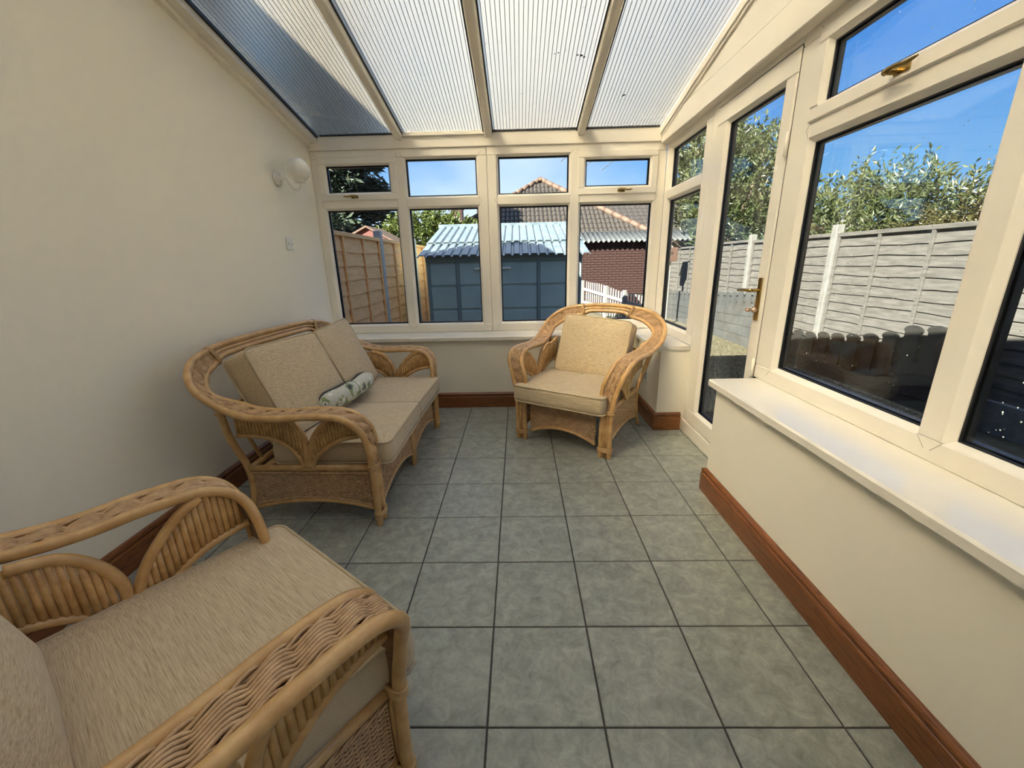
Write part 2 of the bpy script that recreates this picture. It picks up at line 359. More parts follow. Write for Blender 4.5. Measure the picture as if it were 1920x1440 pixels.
# floor with separate tiles
fl = MB().box((XL - .01, YF - .05, -.12), (DX + .02, DY + .02, -.004)).box((DX, Y_END, -.12), (XR + .02, Y_PIER, -.004)).build('floor', GROUT, kind='structure', label='grey green stone effect tiled floor')
tcache = {}
def tile(x0, x1, y0, y1):
    w, h = round(x1 - x0, 3), round(y1 - y0, 3)
    if w < .012 or h < .012: return
    if (w, h) not in tcache:
        b = .0022; a, c = w / 2, h / 2
        tcache[(w, h)] = MB().add([(-a, -c, -.006), (a, -c, -.006), (a, c, -.006), (-a, c, -.006), (-a, -c, -b), (a, -c, -b), (a, c, -b), (-a, c, -b),
            (-a + b, -c + b, 0), (a - b, -c + b, 0), (a - b, c - b, 0), (-a + b, c - b, 0)],
            [(0, 3, 2, 1)] + [(i, (i + 1) % 4, (i + 1) % 4 + 4, i + 4) for i in range(4)] + [(i + 4, (i + 1) % 4 + 4, (i + 1) % 4 + 8, i + 8) for i in range(4)] + [(8, 9, 10, 11)]).mesh('tile', TILE)
    put('tile', tcache[(w, h)], fl, ((x0 + x1) / 2, (y0 + y1) / 2, random.uniform(-.0004, .0004)))
T, G = .333, .0025
for i in range(-5, 5):
    for j in range(-8, 7):
        x0, x1, y0, y1 = i * T + G, (i + 1) * T - G, j * T + G, (j + 1) * T - G
        X0, X1, Y0, Y1 = max(x0, XL), min(x1, DX), max(y0, YF), min(y1, DY)
        if i == 3:   # column that runs into the door recess
            if Y1 > Y_END and Y0 < Y_PIER:
                for (a, b, xe) in ((Y0, min(Y1, Y_END), DX), (max(Y0, Y_END), min(Y1, Y_PIER), XR), (max(Y0, Y_PIER), Y1, DX)):
                    if b - a > .02: tile(X0, min(x1, xe), a, b)
                continue
        if i == 4:
            a, b = max(Y0, Y_END), min(Y1, Y_PIER)
            if b - a > .02: tile(x0, min(x1, XR), a, b)
            continue
        if X1 > X0 and Y1 > Y0: tile(X0, X1, Y0, Y1)

# walls
MB().extrude([(YF - .2, GND), (YB + .12, GND), (YB + .12, rz(YB) + .12), (YF - .2, rz(YF) + .12)], (-.2, 0, 0), (XL, 0, 0), (0, 1, 0), (0, 0, 1)).build('wall_left', PLASTER, kind='structure', label='plain cream plastered wall behind the sofa')
MB().box((XL, DY, GND), (XR + .06, YB + .14, SILL - .03)).build('wall_back', PLASTER, kind='structure', label='low cream wall below the back windows')
MB().box((DX, YF, GND), (XR + .14, Y_END, SILL - .03)).build('wall_right', PLASTER, kind='structure', label='low cream wall below the long right window')
MB().box((DX, Y_PIER, GND), (XR + .14, DY, SILL - .03)).build('wall_right_pier', PLASTER, kind='structure', label='short low wall between door and back corner')
MB().box((XL, YF - .2, GND), (XR + .14, YF, rz(YF) + .1)).build('wall_front', PLASTER, kind='structure', label='cream house wall behind the camera')

# skirting boards
PROF = [(0, 0), (.021, 0), (.021, .098), (.018, .104), (.0125, .107), (.0125, .112), (.017, .117), (.0165, .124), (.011, .131), (.005, .136), (0, .138)]
MB().extrude(PROF, (0, DY - YF, 0), (XL, YF, 0), (1, 0, 0), (0, 0, 1)).build('baseboard_left', WOODY, kind='structure', label='varnished pine skirting along the left wall')
MB().extrude(PROF, (DX - XL - .042, 0, 0), (XL + .021, DY, 0), (0, -1, 0), (0, 0, 1)).build('baseboard_back', WOODX, kind='structure', label='varnished pine skirting below the back windows')
br = struct('baseboard_right', label='varnished pine skirting along the right dwarf wall')
MB().extrude(PROF, (0, Y_END - YF, 0), (DX, YF, 0), (-1, 0, 0), (0, 0, 1)).build('board', WOODY, br)
MB().extrude(PROF, (XR - DX + .021, 0, 0), (DX - .021, Y_END, 0), (0, 1, 0), (0, 0, 1)).build('return_board', WOODX, br)
bp_ = struct('baseboard_pier', label='varnished pine skirting round the short pier')
MB().extrude(PROF, (0, DY - Y_PIER - .021, 0), (DX, Y_PIER, 0), (-1, 0, 0), (0, 0, 1)).build('board', WOODY, bp_)
MB().extrude(PROF, (XR - DX, 0, 0), (DX - .021, Y_PIER, 0), (0, -1, 0), (0, 0, 1)).build('return_board', WOODX, bp_)

# window sills
SP = [(0, 0), (.006, -.006), (.006, -.032), (0, -.037), (-.03, -.037), (-.03, -.028), (-.30, -.028), (-.30, 0)]
sb = struct('trim_1', label='white window sill boards along the back wall')
MB().extrude(SP, (-.852 - XL - .001, 0, 0), (XL, DY - .036, SILL), (0, -1, 0), (0, 0, 1)).build('sill_board', SILLM, sb)
MB().extrude(SP, (DX - .03 + .85, 0, 0), (-.850, DY - .036, SILL), (0, -1, 0), (0, 0, 1)).build('sill_board', SILLM, sb)
MB().extrude([(0, 0), (.006, -.006), (.006, -.032), (0, -.037), (-.03, -.037), (-.03, -.028), (-.23, -.028), (-.23, 0)], (0, YB - Y_PIER + .01, 0), (DX - .028, Y_PIER - .012, SILL), (-1, 0, 0), (0, 0, 1)).build('trim_2', SILLM, kind='structure', label='short white sill on the pier beside the door')
sr = MB().extrude([(0, 0), (.007, -.007), (.007, -.033), (0, -.040), (-.03, -.040), (-.03, -.028), (-.26, -.028), (-.26, 0)], (0, Y_END + .012 - YF, 0), (DX - .036, YF, SILL), (-1, 0, 0), (0, 0, 1)).build('trim_3', SILLM, kind='structure', label='long glossy white sill below the right window')

# ------------------------------------------------------------------ windows
def mapper(kind):
    if kind == 'back': return lambda a, z, d: (a, YB + d, z)
    return lambda a, z, d: (XR + d, a, z)
def bar(P, a0, a1, z0, z1, d0=0, d1=.07, r=.004):
    return MB().rbox(tuple(map(min, P(a0, z0, d0), P(a1, z1, d1))), tuple(map(max, P(a0, z0, d0), P(a1, z1, d1))), r)
def ring(P, a0, a1, z0, z1, w0, d0, w1, d1):
    # sloping ring from inset w0 at depth d0 to inset w1 at depth d1
    o = [(a0 + w0, z0 + w0), (a1 - w0, z0 + w0), (a1 - w0, z1 - w0), (a0 + w0, z1 - w0)]
    i = [(a0 + w1, z0 + w1), (a1 - w1, z0 + w1), (a1 - w1, z1 - w1), (a0 + w1, z1 - w1)]
    return [P(a, z, d0) for a, z in o] + [P(a, z, d1) for a, z in i], [(k, (k + 1) % 4, (k + 1) % 4 + 4, k + 4) for k in range(4)]
def solid_ring(mb, P, a0, a1, z0, z1, w0, w1, d0, d1):
    # square-section ring: inset w0..w1, depth d0..d1
    for (x0, x1, y0, y1) in ((a0 + w0, a1 - w0, z0 + w0, z0 + w1), (a0 + w0, a1 - w0, z1 - w1, z1 - w0), (a0 + w0, a0 + w1, z0 + w1, z1 - w1), (a1 - w1, a1 - w0, z0 + w1, z1 - w1)):
        p, q = P(x0, y0, d0), P(x1, y1, d1); mb.box(tuple(map(min, p, q)), tuple(map(max, p, q)))
    return mb
def glaze(parent, P, a0, a1, z0, z1, base=0.0, bead=.014):
    # opening a0..a1 x z0..z1 in the face plane: chamfered bead, black gasket, spacer, two panes
    mb = MB(); vs, fs = ring(P, a0, a1, z0, z1, 0, base + .003, bead, base + .022); mb.add(vs, fs)
    vs, fs = ring(P, a0, a1, z0, z1, bead, base + .022, bead, base + .028); mb.add(vs, fs)
    mb.build('glazing_bead', PVC, parent, fix=False)
    g = solid_ring(MB(), P, a0, a1, z0, z1, bead - .004, bead + .005, base + .026, base + .032)
    solid_ring(g, P, a0, a1, z0, z1, bead - .006, bead + .010, base + .0365, base + .0585)
    g.build('gasket', BLACK, parent)
    pn = MB()
    for d in (.032, .059):
        p, q = P(a0 + .004, z0 + .004, base + d), P(a1 - .004, z1 - .004, base + d + .004); pn.box(tuple(map(min, p, q)), tuple(map(max, p, q)))
    return pn.build('pane', GLASS, parent)
def handle(parent, P, a, z, sgn=1):
    h = MB(); p = P(a - .03, z - .011, -.004); q = P(a + .03, z + .011, .0); h.rbox(tuple(map(min, p, q)), tuple(map(max, p, q)), .0015)
    o = h.build('handle', BRASS, parent)
    MB().tube(catmull([P(a + .018 * sgn, z, 0), P(a + .018 * sgn, z, -.03), P(a + .012 * sgn, z + .001, -.036)], 4), .010, 10).build('spindle', BRASS, o, True)
    MB().tube(catmull([P(a + .028 * sgn, z, -.034), P(a - .01 * sgn, z + .004, -.038), P(a - .05 * sgn, z - .001, -.036), P(a - .085 * sgn, z + .004, -.032)], 5), [.010] * 4 + [.008] * 4 + [.007] * 4 + [.006, .005, .004, .003], 8).build('lever', BRASS, o, True)
    return o
def sash(parent, P, a0, a1, z0, z1, hand):
    # opening top light: proud sash ring with its own glazing
    s_ = put('sash', None, parent); w = .052
    for (x0, x1, y0, y1) in ((a0, a1, z0, z0 + w), (a0, a1, z1 - w, z1), (a0, a0 + w, z0 + w, z1 - w), (a1 - w, a1, z0 + w, z1 - w)):
        bar(P, x0, x1, y0, y1, -.012, .05, .005).build('sash_rail', PVC, s_)
    glaze(s_, P, a0 + w - .002, a1 - w + .002, z0 + w - .002, z1 - w + .002, -.012)
    if hand is not None: 
        h = handle(s_, lambda a, z, d: P(a, z, d - .012), hand[0], z0 + .027, hand[1])
    g = MB(); solid_ring(g, P, a0, a1, z0, z1, -.004, 0, .004, .05); g.build('seal', BLACK, s_)
FT, FB = 2.18, SILL          # frame head and foot
TR0, TR1 = 1.735, 1.803      # transom
def joints(parent, P, pts):
    # fine dark lines where the welded profiles meet
    mb = MB()
    for (a0, z0, a1, z1) in pts:
        d = Vector((a1 - a0, z1 - z0)).normalized(); n = Vector((-d.y, d.x)) * .0008
        mb.add([P(a0 + n.x, z0 + n.y, -.0007), P(a1 + n.x, z1 + n.y, -.0007), P(a1 - n.x, z1 - n.y, -.0007), P(a0 - n.x, z0 - n.y, -.0007)], [(0, 1, 2, 3)])
    mb.build('joint_line', mat('joint_seam', (.25, .21, .15), .8), parent, fix=False)
def unit(name, kind, a0, a1, mull, lights, label, zb=FB, zt=FT, fw=.07):
    # frame with mullions at 'mull' (list of (lo,hi)); lights: per bay 'open','fixed','none' for the top
    P = mapper(kind); w = struct(name, label=label)
    bar(P, a0, a1, zb, zb + fw).build('frame', PVC, w); bar(P, a0, a1, zt - fw + .008, zt).build('frame', PVC, w)
    fl_, fr_ = mull[0], mull[-1]
    bar(P, a0, fl_, zb + fw, zt - fw + .008).build('frame', PVC, w); bar(P, fr_, a1, zb + fw, zt - fw + .008).build('frame', PVC, w)
    edges = [fl_] + [x for m in mull[1:-1] for x in m] + [fr_]
    for m in mull[1:-1]: bar(P, m[0], m[1], zb + fw, zt - fw + .008, -.001).build('mullion', PVC, w)
    bays = [(edges[i], edges[i + 1]) for i in range(0, len(edges), 2)]; J = []
    for (b0, b1), l in zip(bays, lights):
        bar(P, b0, b1, TR0, TR1, -.001).build('transom', PVC, w)
        glaze(w, P, b0, b1, zb + fw, TR0)
        if l == 'fixed': glaze(w, P, b0, b1, TR1, zt - fw + .008)
        else: sash(w, P, b0 - .012, b1 + .012, TR1 - .008, zt - fw + .018, l if l != 'open' else None)
        zc = (TR0 + TR1) / 2
        for e, s in ((b0, -1), (b1, 1)):
            J += [(e, TR0, e + s * .022, zc), (e, TR1, e + s * .022, zc)]
        J += [(b0, zb + fw, b0 - .03, zb + fw - .035), (b1, zb + fw, b1 + .03, zb + fw - .035), (b0, zt - fw + .008, b0 - .03, zt - fw + .038), (b1, zt - fw + .008, b1 + .03, zt - fw + .038)]
    joints(w, P, J); return w
# back: two units of two bays each, joined at X = -.137
unit('window_1', 'back', XL, -.138, [-1.545, (-.910, -.834), -.213], [(-1.27, 1), 'fixed'], 'left half of the back glazing with the brass handled top light')
unit('window_2', 'back', -.136, XR, [-.058, (.560, .634), 1.268], ['fixed', (.985, -1)], 'right half of the back glazing with the brass handled top light')
# right: side light, door, long window
unit('window_3', 'right', Y_PIER - .012, YB, [1.545, 2.195], ['fixed'], 'narrow side light between door and corner')
w4 = unit('window_4', 'right', YF, .612, [YF + .07, (-2.0, -1.92), (-1.17, -1.09), (-.378, -.298), .478], ['fixed', 'fixed', 'fixed', (.045, 1)], 'long window above the right sill')
# rain drops on the outside of the long window
rd = MB()
for k in range(420):
    if random.random() < .75: a, z = random.uniform(-1.05, -.42), random.uniform(.72, 1.30) ** 1
    else: a, z = random.uniform(-.28, .46), random.uniform(.78, 2.0)
    r = random.uniform(.0012, .0032); x = XR + .064
    rd.add([(x, a - r, z), (x, a + r, z), (x, a, z - r * 1.2), (x, a, z + r), (x + r * .8, a, z)], [(0, 2, 4), (2, 1, 4), (1, 3, 4), (3, 0, 4)])
rd.build('raindrop', mat('water_drop', (.75, .78, .8), .08, spec=1), w4, fix=False, kind='stuff')

# door
PD = mapper('right'); dr = struct('door_1', label='glazed white garden door with brass lever')
for (a0, a1, z0, z1, d0) in ((.612, Y_PIER - .012, 0, .092, -.01), (.612, Y_PIER - .012, 2.135, FT, 0), (1.372, Y_PIER - .012, .092, 2.135, 0)):
    bar(PD, a0, a1, z0, z1, d0).build('door_frame', PVC, dr)
lf = put('door_leaf', None, dr); A0, A1, Z0, Z1, w = .616, 1.366, .098, 2.128, .092
for (x0, x1, y0, y1) in ((A0, A1, Z0, Z0 + .10), (A0, A1, Z1 - .10, Z1), (A0, A0 + w - .012, Z0 + .10, Z1 - .10), (A1 - w - .02, A1, Z0 + .10, Z1 - .10)):
    bar(PD, x0, x1, y0, y1, -.006, .06, .005).build('leaf_rail', PVC, lf)
glaze(lf, PD, A0 + w - .014, A1 - w - .018, Z0 + .098, Z1 - .098, -.006)
g = MB(); solid_ring(g, PD, A0, A1, Z0, Z1, -.005, 0, .002, .05); g.build('seal', BLACK, lf)
lk = MB().rbox((XR - .016, .640, .945), (XR - .006, .668, 1.16), .002).build('lock_plate', BRASS, dr)
MB().tube(catmull([(XR - .012, .655, 1.098), (XR - .05, .655, 1.098), (XR - .062, .67, 1.098), (XR - .064, .72, 1.097), (XR - .06, .775, 1.092)], 5), [.009] * 8 + [.0085] * 5 + [.008] * 5 + [.007, .006, .004], 10).build('lever', BRASS, lk, True)
MB().lathe([(.0, -.001), (.010, 0), (.010, .018), (.006, .02), (.006, .03), (.015, .034), (.016, .044), (.012, .05), (.002, .052)][::-1], (XR - .066, .652, 1.0), 'x', 12).build('thumb_turn', mat('copper_knob', (.45, .30, .22), .3, metal=.6), lk, True)
for z in (.70, 1.75):
    MB().tube([(XR - .012, .612, z - .05), (XR - .012, .612, z + .05)], .008, 10).build('hinge', PVC, dr, True)

# gable cladding above the right-hand frames
tg = struct('trim_4', label='cream cladding boards in the gable above the door')
Xg = 1.292
MB().rbox((Xg, YF, FT - .018), (XR + .06, YB - .015, 2.306), .004).build('cladding_board', PVC, tg)
def gable(z0, z1):   # board between z0 and z1, cut by the roof slope
    zc = lambda y: min(z1, rz(y) - .02)
    y_lo = 2.2 - (z0 - 2.30 + .02) / S_; y_hi = 2.2 - (z1 - 2.30 + .02) / S_
    if y_lo < YF: return
    pts = [(YF, z0), (y_lo, z0)] + ([(y_hi, z1), (YF, z1)] if y_hi > YF else [(YF, rz(YF) - .02)])
    MB().extrude(pts, (.05, 0, 0), (Xg + .006, 0, 0), (0, 1, 0), (0, 0, 1)).build('cladding_board', PVC, tg)
zz = 2.310
while zz < rz(YF): gable(zz, zz + .148); zz += .150
MB().extrude([(YB, rz(YB) - .055), (YB, rz(YB) - .012), (YF, rz(YF) - .012), (YF, rz(YF) - .055)], (.03, 0, 0), (Xg - .016, 0, 0), (0, 1, 0), (0, 0, 1)).build('edge_trim', PVC, tg)
MB().extrude([(YB, rz(YB) - .075), (YB, rz(YB) - .052), (YF, rz(YF) - .052), (YF, rz(YF) - .075)], (.03, 0, 0), (Xg - .006, 0, 0), (0, 1, 0), (0, 0, 1)).build('edge_trim', PVC, tg)

# ------------------------------------------------------------------ roof
rf = struct('ceiling', label='sloping fluted polycarbonate roof with cream glazing bars')
BARS = [-.852, -.118, .638]
def slope_box(x0, x1, y0, y1, h0, h1):
    return MB().extrude([(y0, rz(y0) + h0), (y0, rz(y0) + h1), (y1, rz(y1) + h1), (y1, rz(y1) + h0)], (x1 - x0, 0, 0), (x0, 0, 0), (0, 1, 0), (0, 0, 1))
for x in BARS:
    o = MB().extrude([(-.036, .03), (.036, .03), (.036, -.006), (.027, -.040), (.020, -.046), (-.020, -.046), (-.027, -.040), (-.036, -.006)], (0, YB - YF + .05, -S_ * (YB - YF + .05)), (x, YF, rz(YF)), (1, 0, 0), (0, 0, 1)).build('glazing_bar', PVC, rf)
    for s in (-1, 1): slope_box(x + s * .037 - .006, x + s * .037 + .006, YF, YB, -.012, .0).build('gasket', BLACK, rf)
MB().rbox((XL, YB - .012, FT), (XR + .07, YB + .08, rz(YB) + .0), .004).build('eaves_beam', PVC, rf)
MB().rbox((-.84, YB - .03, rz(YB) - .02), (-.14, YB + .0, rz(YB) + .012), .003).build('eaves_cover_strip', PVC, rf)
for (x0, x1) in ((-1.5, -.89), (-.08, .60), (.68, 1.27)):
    MB().box((x0, YB - .02, rz(YB)), (x1, YB - .005, rz(YB) + .012)).build('gasket', BLACK, rf)
slope_box(XL, XL + .085, YF, YB - .01, -.052, .0).build('wall_plate', PVC, rf)
slope_box(XL, XL + .03, YF, YB - .01, -.078, -.052).build('wall_plate', PVC, rf)
slope_box(XL + .085, XL + .10, YF, YB, -.012, .01).build('gasket', BLACK, rf)
slope_box(XR - .02, XR + .1, YF, YB + .1, .0, .05).build('verge_cap', PVC, rf)
ed = [XL + .09] + BARS + [XR]
for k in range(4):
    x0, x1 = ed[k] + (.03 if k else .005), ed[k + 1] - (.03 if k < 3 else -.02)
    y0, y1 = YF, YB + .08
    pn = put('polycarbonate_panel', None, rf)
    MB().add([(x0, y0, rz(y0) + .018), (x1, y0, rz(y0) + .018), (x1, y1, rz(y1) + .018), (x0, y1, rz(y1) + .018)], [(0, 1, 2, 3)]).build('top_sheet', POLYT, pn, fix=False)
    MB().add([(x0, y0, rz(y0)), (x1, y0, rz(y0)), (x1, y1, rz(y1)), (x0, y1, rz(y1))], [(0, 3, 2, 1)]).build('bottom_sheet', POLYB, pn, fix=False)
    rb = MB(); n = int((x1 - x0) / .0245)
    for i in range(n + 1):
        x = x0 + (x1 - x0) * i / n
        for d in (0,): rb.add([(x + d, y0, rz(y0) + .001), (x + d, y1, rz(y1) + .001), (x + d, y1, rz(y1) + .017), (x + d, y0, rz(y0) + .017)], [(0, 1, 2, 3)])
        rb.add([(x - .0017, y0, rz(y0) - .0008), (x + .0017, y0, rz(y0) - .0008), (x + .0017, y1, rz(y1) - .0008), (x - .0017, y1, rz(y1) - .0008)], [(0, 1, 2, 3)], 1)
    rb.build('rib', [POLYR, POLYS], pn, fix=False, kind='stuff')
    spots = {2: [(.515, 1.461, .011), (.534, 1.475, .008), (.492, 1.456, .007), (.373, 1.433, .005), (.351, 1.441, .004)], 3: [(.876, 1.857, .012), (.868, 1.868, .008)]}.get(k, [])
    if spots:   # dead leaves and dirt lying in the flutes
        fk = MB()
        for (fx, fy, fr) in spots: fk.lathe([(fr, 0), (fr * .8, .003), (fr * .2, .004)], (fx, fy, rz(fy) + .002), 'z', 7)
        fk.build('debris', mat('dark_debris', (.05, .045, .035), .9), pn, kind='stuff')

# ------------------------------------------------------------------ rattan furniture
HALF = [(.35, 0, .0), (.355, 0, .30), (.388, 0, .48), (.428, .02, .585), (.447, .09, .64), (.457, .22, .65), (.465, .36, .645), (.48, .5, .66), (.495, .62, .705), (.475, .73, .79), (.37, .80, .87), (.19, .83, .905), (0, .84, .915)]
def sm(a, b, x):
    t = min(1, max(0, (x - a) / (b - a))); return t * t * (3 - 2 * t)
def make_seat(name, d, label, cat, sofa=False):
    root = thing(name, label, cat)
    half = [(x + (d if i < len(HALF) - 1 else 0), y, z) for i, (x, y, z) in enumerate(HALF)]
    if sofa:
        half = [(x - .03 * sm(.45, .6, y) , y, z - .025 * sm(.4, .6, z)) for (x, y, z) in half]
        half[-1] = (0, .84, .892); half.insert(-1, (.30, .838, .889))
    full = half[::-1]; full = [(-x, y, z) for x, y, z in half] + full[1:]
    outer = resample(catmull(full, 10), .012)
    # inner rod: offset across the band
    inner = []
    for p in outer:
        s = 1 if p.x > 0 else -1
        leg = sm(.25, .5, p.z) ; back = sm(.55, .80, p.y); top = sm(.30 + d, .12 + d * .9, abs(p.x)) * back
        off = .060 + .040 * leg - .052 * top
        lat = 1 - back
        q = Vector((p.x - s * off * (lat + .62 * back * (1 - top)), p.y - .018 * back, p.z - off * back * (.62 + .38 * top) - .0 * lat))
        inner.append(q)
    MB().tube(outer, .0165, 10).build('outer_hoop_rod', RATTAN, root, True)
    MB().tube(inner, .0150, 10).build('inner_hoop_rod', RATTAN, root, True)
    mid = [a.lerp(b, .5) for a, b in zip(outer, inner)]
    # the woven band: which stretch of the hoop carries it
    N = len(outer); cut = [i for i in range(N) if outer[i].z > .31]
    xc = .20 + d * .95
    L_ = [i for i in cut if outer[i].x < 0 and not (outer[i].y > .7 and abs(outer[i].x) < xc)]
    R_ = [i for i in cut if outer[i].x > 0 and not (outer[i].y > .7 and abs(outer[i].x) < xc)]
    for seg in (L_, R_):
        core = MB(); wv = MB(); brd = MB(); O = [outer[i] for i in seg]; I = [inner[i] for i in seg]
        n = len(seg); nr = []
        for i in range(n):
            t = (O[min(i + 1, n - 1)] - O[max(i - 1, 0)]).normalized(); c = (O[i] - I[i]).normalized(); nn = t.cross(c).normalized()
            if seg is R_: nn = -nn
            nr.append(nn)
        if nr[n // 2].z < 0: nr = [-x for x in nr]
        vs = []; 
        for i in range(n):
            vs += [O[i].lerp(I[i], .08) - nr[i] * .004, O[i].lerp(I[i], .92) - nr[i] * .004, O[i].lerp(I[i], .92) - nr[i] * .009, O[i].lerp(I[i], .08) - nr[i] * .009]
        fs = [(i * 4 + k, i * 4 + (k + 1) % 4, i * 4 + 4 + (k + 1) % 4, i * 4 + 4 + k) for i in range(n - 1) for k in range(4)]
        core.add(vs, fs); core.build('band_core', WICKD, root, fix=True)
        pitch = .074
        for k in range(7):
            t = .25 + .50 * k / 6; path = []; rr = []
            Ls = 0
            for i in range(n):
                if i: Ls += (O[i] - O[i - 1]).length
                ph = (Ls / pitch + t * .55 + (.5 if k % 8 >= 4 and False else 0)) % 1.0
                a = math.sin(math.pi * ph)
                path.append(O[i].lerp(I[i], t + .03 * math.sin(2 * math.pi * ph)) + nr[i] * (.0135 * a ** .7 - .004)); rr.append(.0040)
            wv.tube(path, rr, 5)
        for (t0, sg) in ((.16, 1), (.84, -1)):
            for h in (0, math.pi):
                path = []; Ls = 0
                for i in range(n):
                    if i: Ls += (O[i] - O[i - 1]).length
                    a = Ls / .045 * 2 * math.pi * .5 + h
                    path.append(O[i].lerp(I[i], t0 + .045 * math.cos(a)) + nr[i] * (.004 + .005 * math.sin(a)))
                wv.tube(path, .0036, 5)
        wv.build('woven_band', WICKER, root, True, kind='stuff')
    # third rod in the open top of the back, and cane bindings
    tp = [i for i in range(N) if outer[i].y > .7 and abs(outer[i].x) < xc + .02]
    MB().tube([mid[i] for i in tp], .0095, 8).build('centre_rod', RATTAN, root, True)
    def binding(i, w=.022, g=1.0, nm='binding'):
        a, b = outer[i], inner[i]; c = (a + b) / 2; t = (outer[min(i + 1, N - 1)] - outer[max(i - 1, 0)]).normalized()
        e = (a - b); el = e.length; e.normalize(); nn = t.cross(e); mb = MB(); L2 = el / 2 + .018 * g; H2 = .0185 * g
        for q in range(4):
            off = t * (w * (q - 1.5) / 4)
            pts = []
            for k in range(14):
                an = 2 * math.pi * k / 14; ca, sa = math.cos(an), math.sin(an)
                pts.append(c + off + e * (L2 * (abs(ca) ** .6) * (1 if ca > 0 else -1)) + nn * (H2 * (abs(sa) ** .75) * (1 if sa > 0 else -1)))
            mb.tube(pts, w / 7.5, 5, closed=True)
        mb.build(nm, BIND, root, True)
    for i in (tp[0], tp[-1]): binding(i)
    zi = lambda z, s: min((i for i in range(N) if outer[i].x * s > 0 and outer[i].y < .2), key=lambda i: abs(outer[i].z - z))
    for s in (-1, 1):
        binding(zi(.325, s), .030, 1.05); binding(zi(.055, s), .034, 1.05)
    if sofa or True:
        q = [i for i in range(N) if outer[i].y > .6 and abs(outer[i].x) < xc + .16]
    # front legs: filler rods between the two hoop feet
    for s in (-1, 1):
        for f in (.33, .66):
            a, b = outer[zi(0, s)], inner[zi(0, s)]
            p = a.lerp(b, f); MB().tube([(p.x, .004, 0), (p.x, .004, .33)], .0125, 8).build('leg_rod', RATTAN, root, True)
    # rails round the base
    ur = .328 + d
    MB().tube([(-ur, .012, .305), (ur, .012, .305)], .015, 8).build('front_rail', RATTAN, root, True)
    MB().tube([(-ur, .635, .305), (ur, .635, .305)], .015, 8).build('back_rail', RATTAN, root, True)
    for s in (-1, 1):
        MB().tube([(s * ur, .0, .312), (s * ur, .64, .305)], .0165, 8).build('side_rail', RATTAN, root, True)
        jt = min((i for i in range(N) if outer[i].x * s > 0), key=lambda i: abs(outer[i].y - .655)); jp = mid[jt]
        MB().tube(catmull([(jp.x, jp.y, jp.z), (s * (ur + .055), .66, .50), (s * (ur + .004), .642, .31), (s * ur, .645, .16), (s * (ur + .012), .69, 0)], 6), .0165, 10).build('rear_leg', RATTAN, root, True)
    # lower panels: woven sheet, arched bottom rod
    def panel(p0, p1, ztop, zend, zmid, nm, nrm):
        p0, p1, nrm = Vector(p0), Vector(p1), Vector(nrm); Lp = (p1 - p0).length; dr_ = (p1 - p0) / Lp
        zb = lambda f: zend + (zmid - zend) * (1 - (2 * f - 1) ** 2)
        pts = [p0 + dr_ * (Lp * f) + Vector((0, 0, zb(f))) for f in [k / 14 for k in range(15)]]
        MB().tube(pts, .0125, 8).build(nm + '_bottom_rod', RATTAN, root, True)
        wv = MB(); ns = max(6, int(Lp / .021)); rows = int((ztop - zend) / .0068)
        for r in range(rows):
            z = ztop - .006 - r * .0068; run = []
            def flush(run):
                if len(run) > 2: wv.tube(run, .0031, 4, caps=False)
            for k in range(ns * 2 + 1):
                f = k / (ns * 2)
                if z < zb(f) + .012: flush(run); run = []; continue
                run.append(p0 + dr_ * (Lp * f) + Vector((0, 0, z)) + nrm * (.0042 * math.cos(math.pi * (k / 2 + r % 2)) if k % 2 == 0 else 0))
            flush(run)
        for k in range(ns):
            f = (k + .5) / ns if False else k / ns
            a = p0 + dr_ * (Lp * f); wv.tube([a + Vector((0, 0, zb(f) + .004)), a + Vector((0, 0, ztop))], .0036, 4, caps=False)
        # braided border below the top rail and above the arch
        for h in (0, math.pi):
            wv.tube([p0 + dr_ * (Lp * k / 60) + Vector((0, 0, ztop - .012 + .003 * math.cos(k * .9 + h))) + nrm * (.007 + .003 * math.sin(k * .9 + h)) for k in range(61)], .0034, 5)
            wv.tube([p0 + dr_ * (Lp * k / 60) + Vector((0, 0, zb(k / 60) + .017 + .003 * math.cos(k * .9 + h))) + nrm * (.007 + .003 * math.sin(k * .9 + h)) for k in range(61)], .0034, 5)
        wv.build(nm, WICKER, root, True, fix=False, kind='stuff')
    if sofa:
        panel((-ur + .08, .012, 0), (-.03, .012, 0), .295, .085, .14, 'front_panel', (0, -1, 0))
        panel((.03, .012, 0), (ur - .08, .012, 0), .295, .085, .14, 'front_panel', (0, -1, 0))
        for x in (-.016, .016): MB().tube([(x, .008, 0), (x, .008, .31)], .0150, 8).build('middle_leg', RATTAN, root, True)
    else: panel((-ur + .08, .012, 0), (ur - .08, .012, 0), .295, .075, .135, 'front_panel', (0, -1, 0))
    for s in (-1, 1): panel((s * ur, .02, 0), (s * ur, .635, 0), .295, .085, .13, 'side_panel', (s, 0, 0))
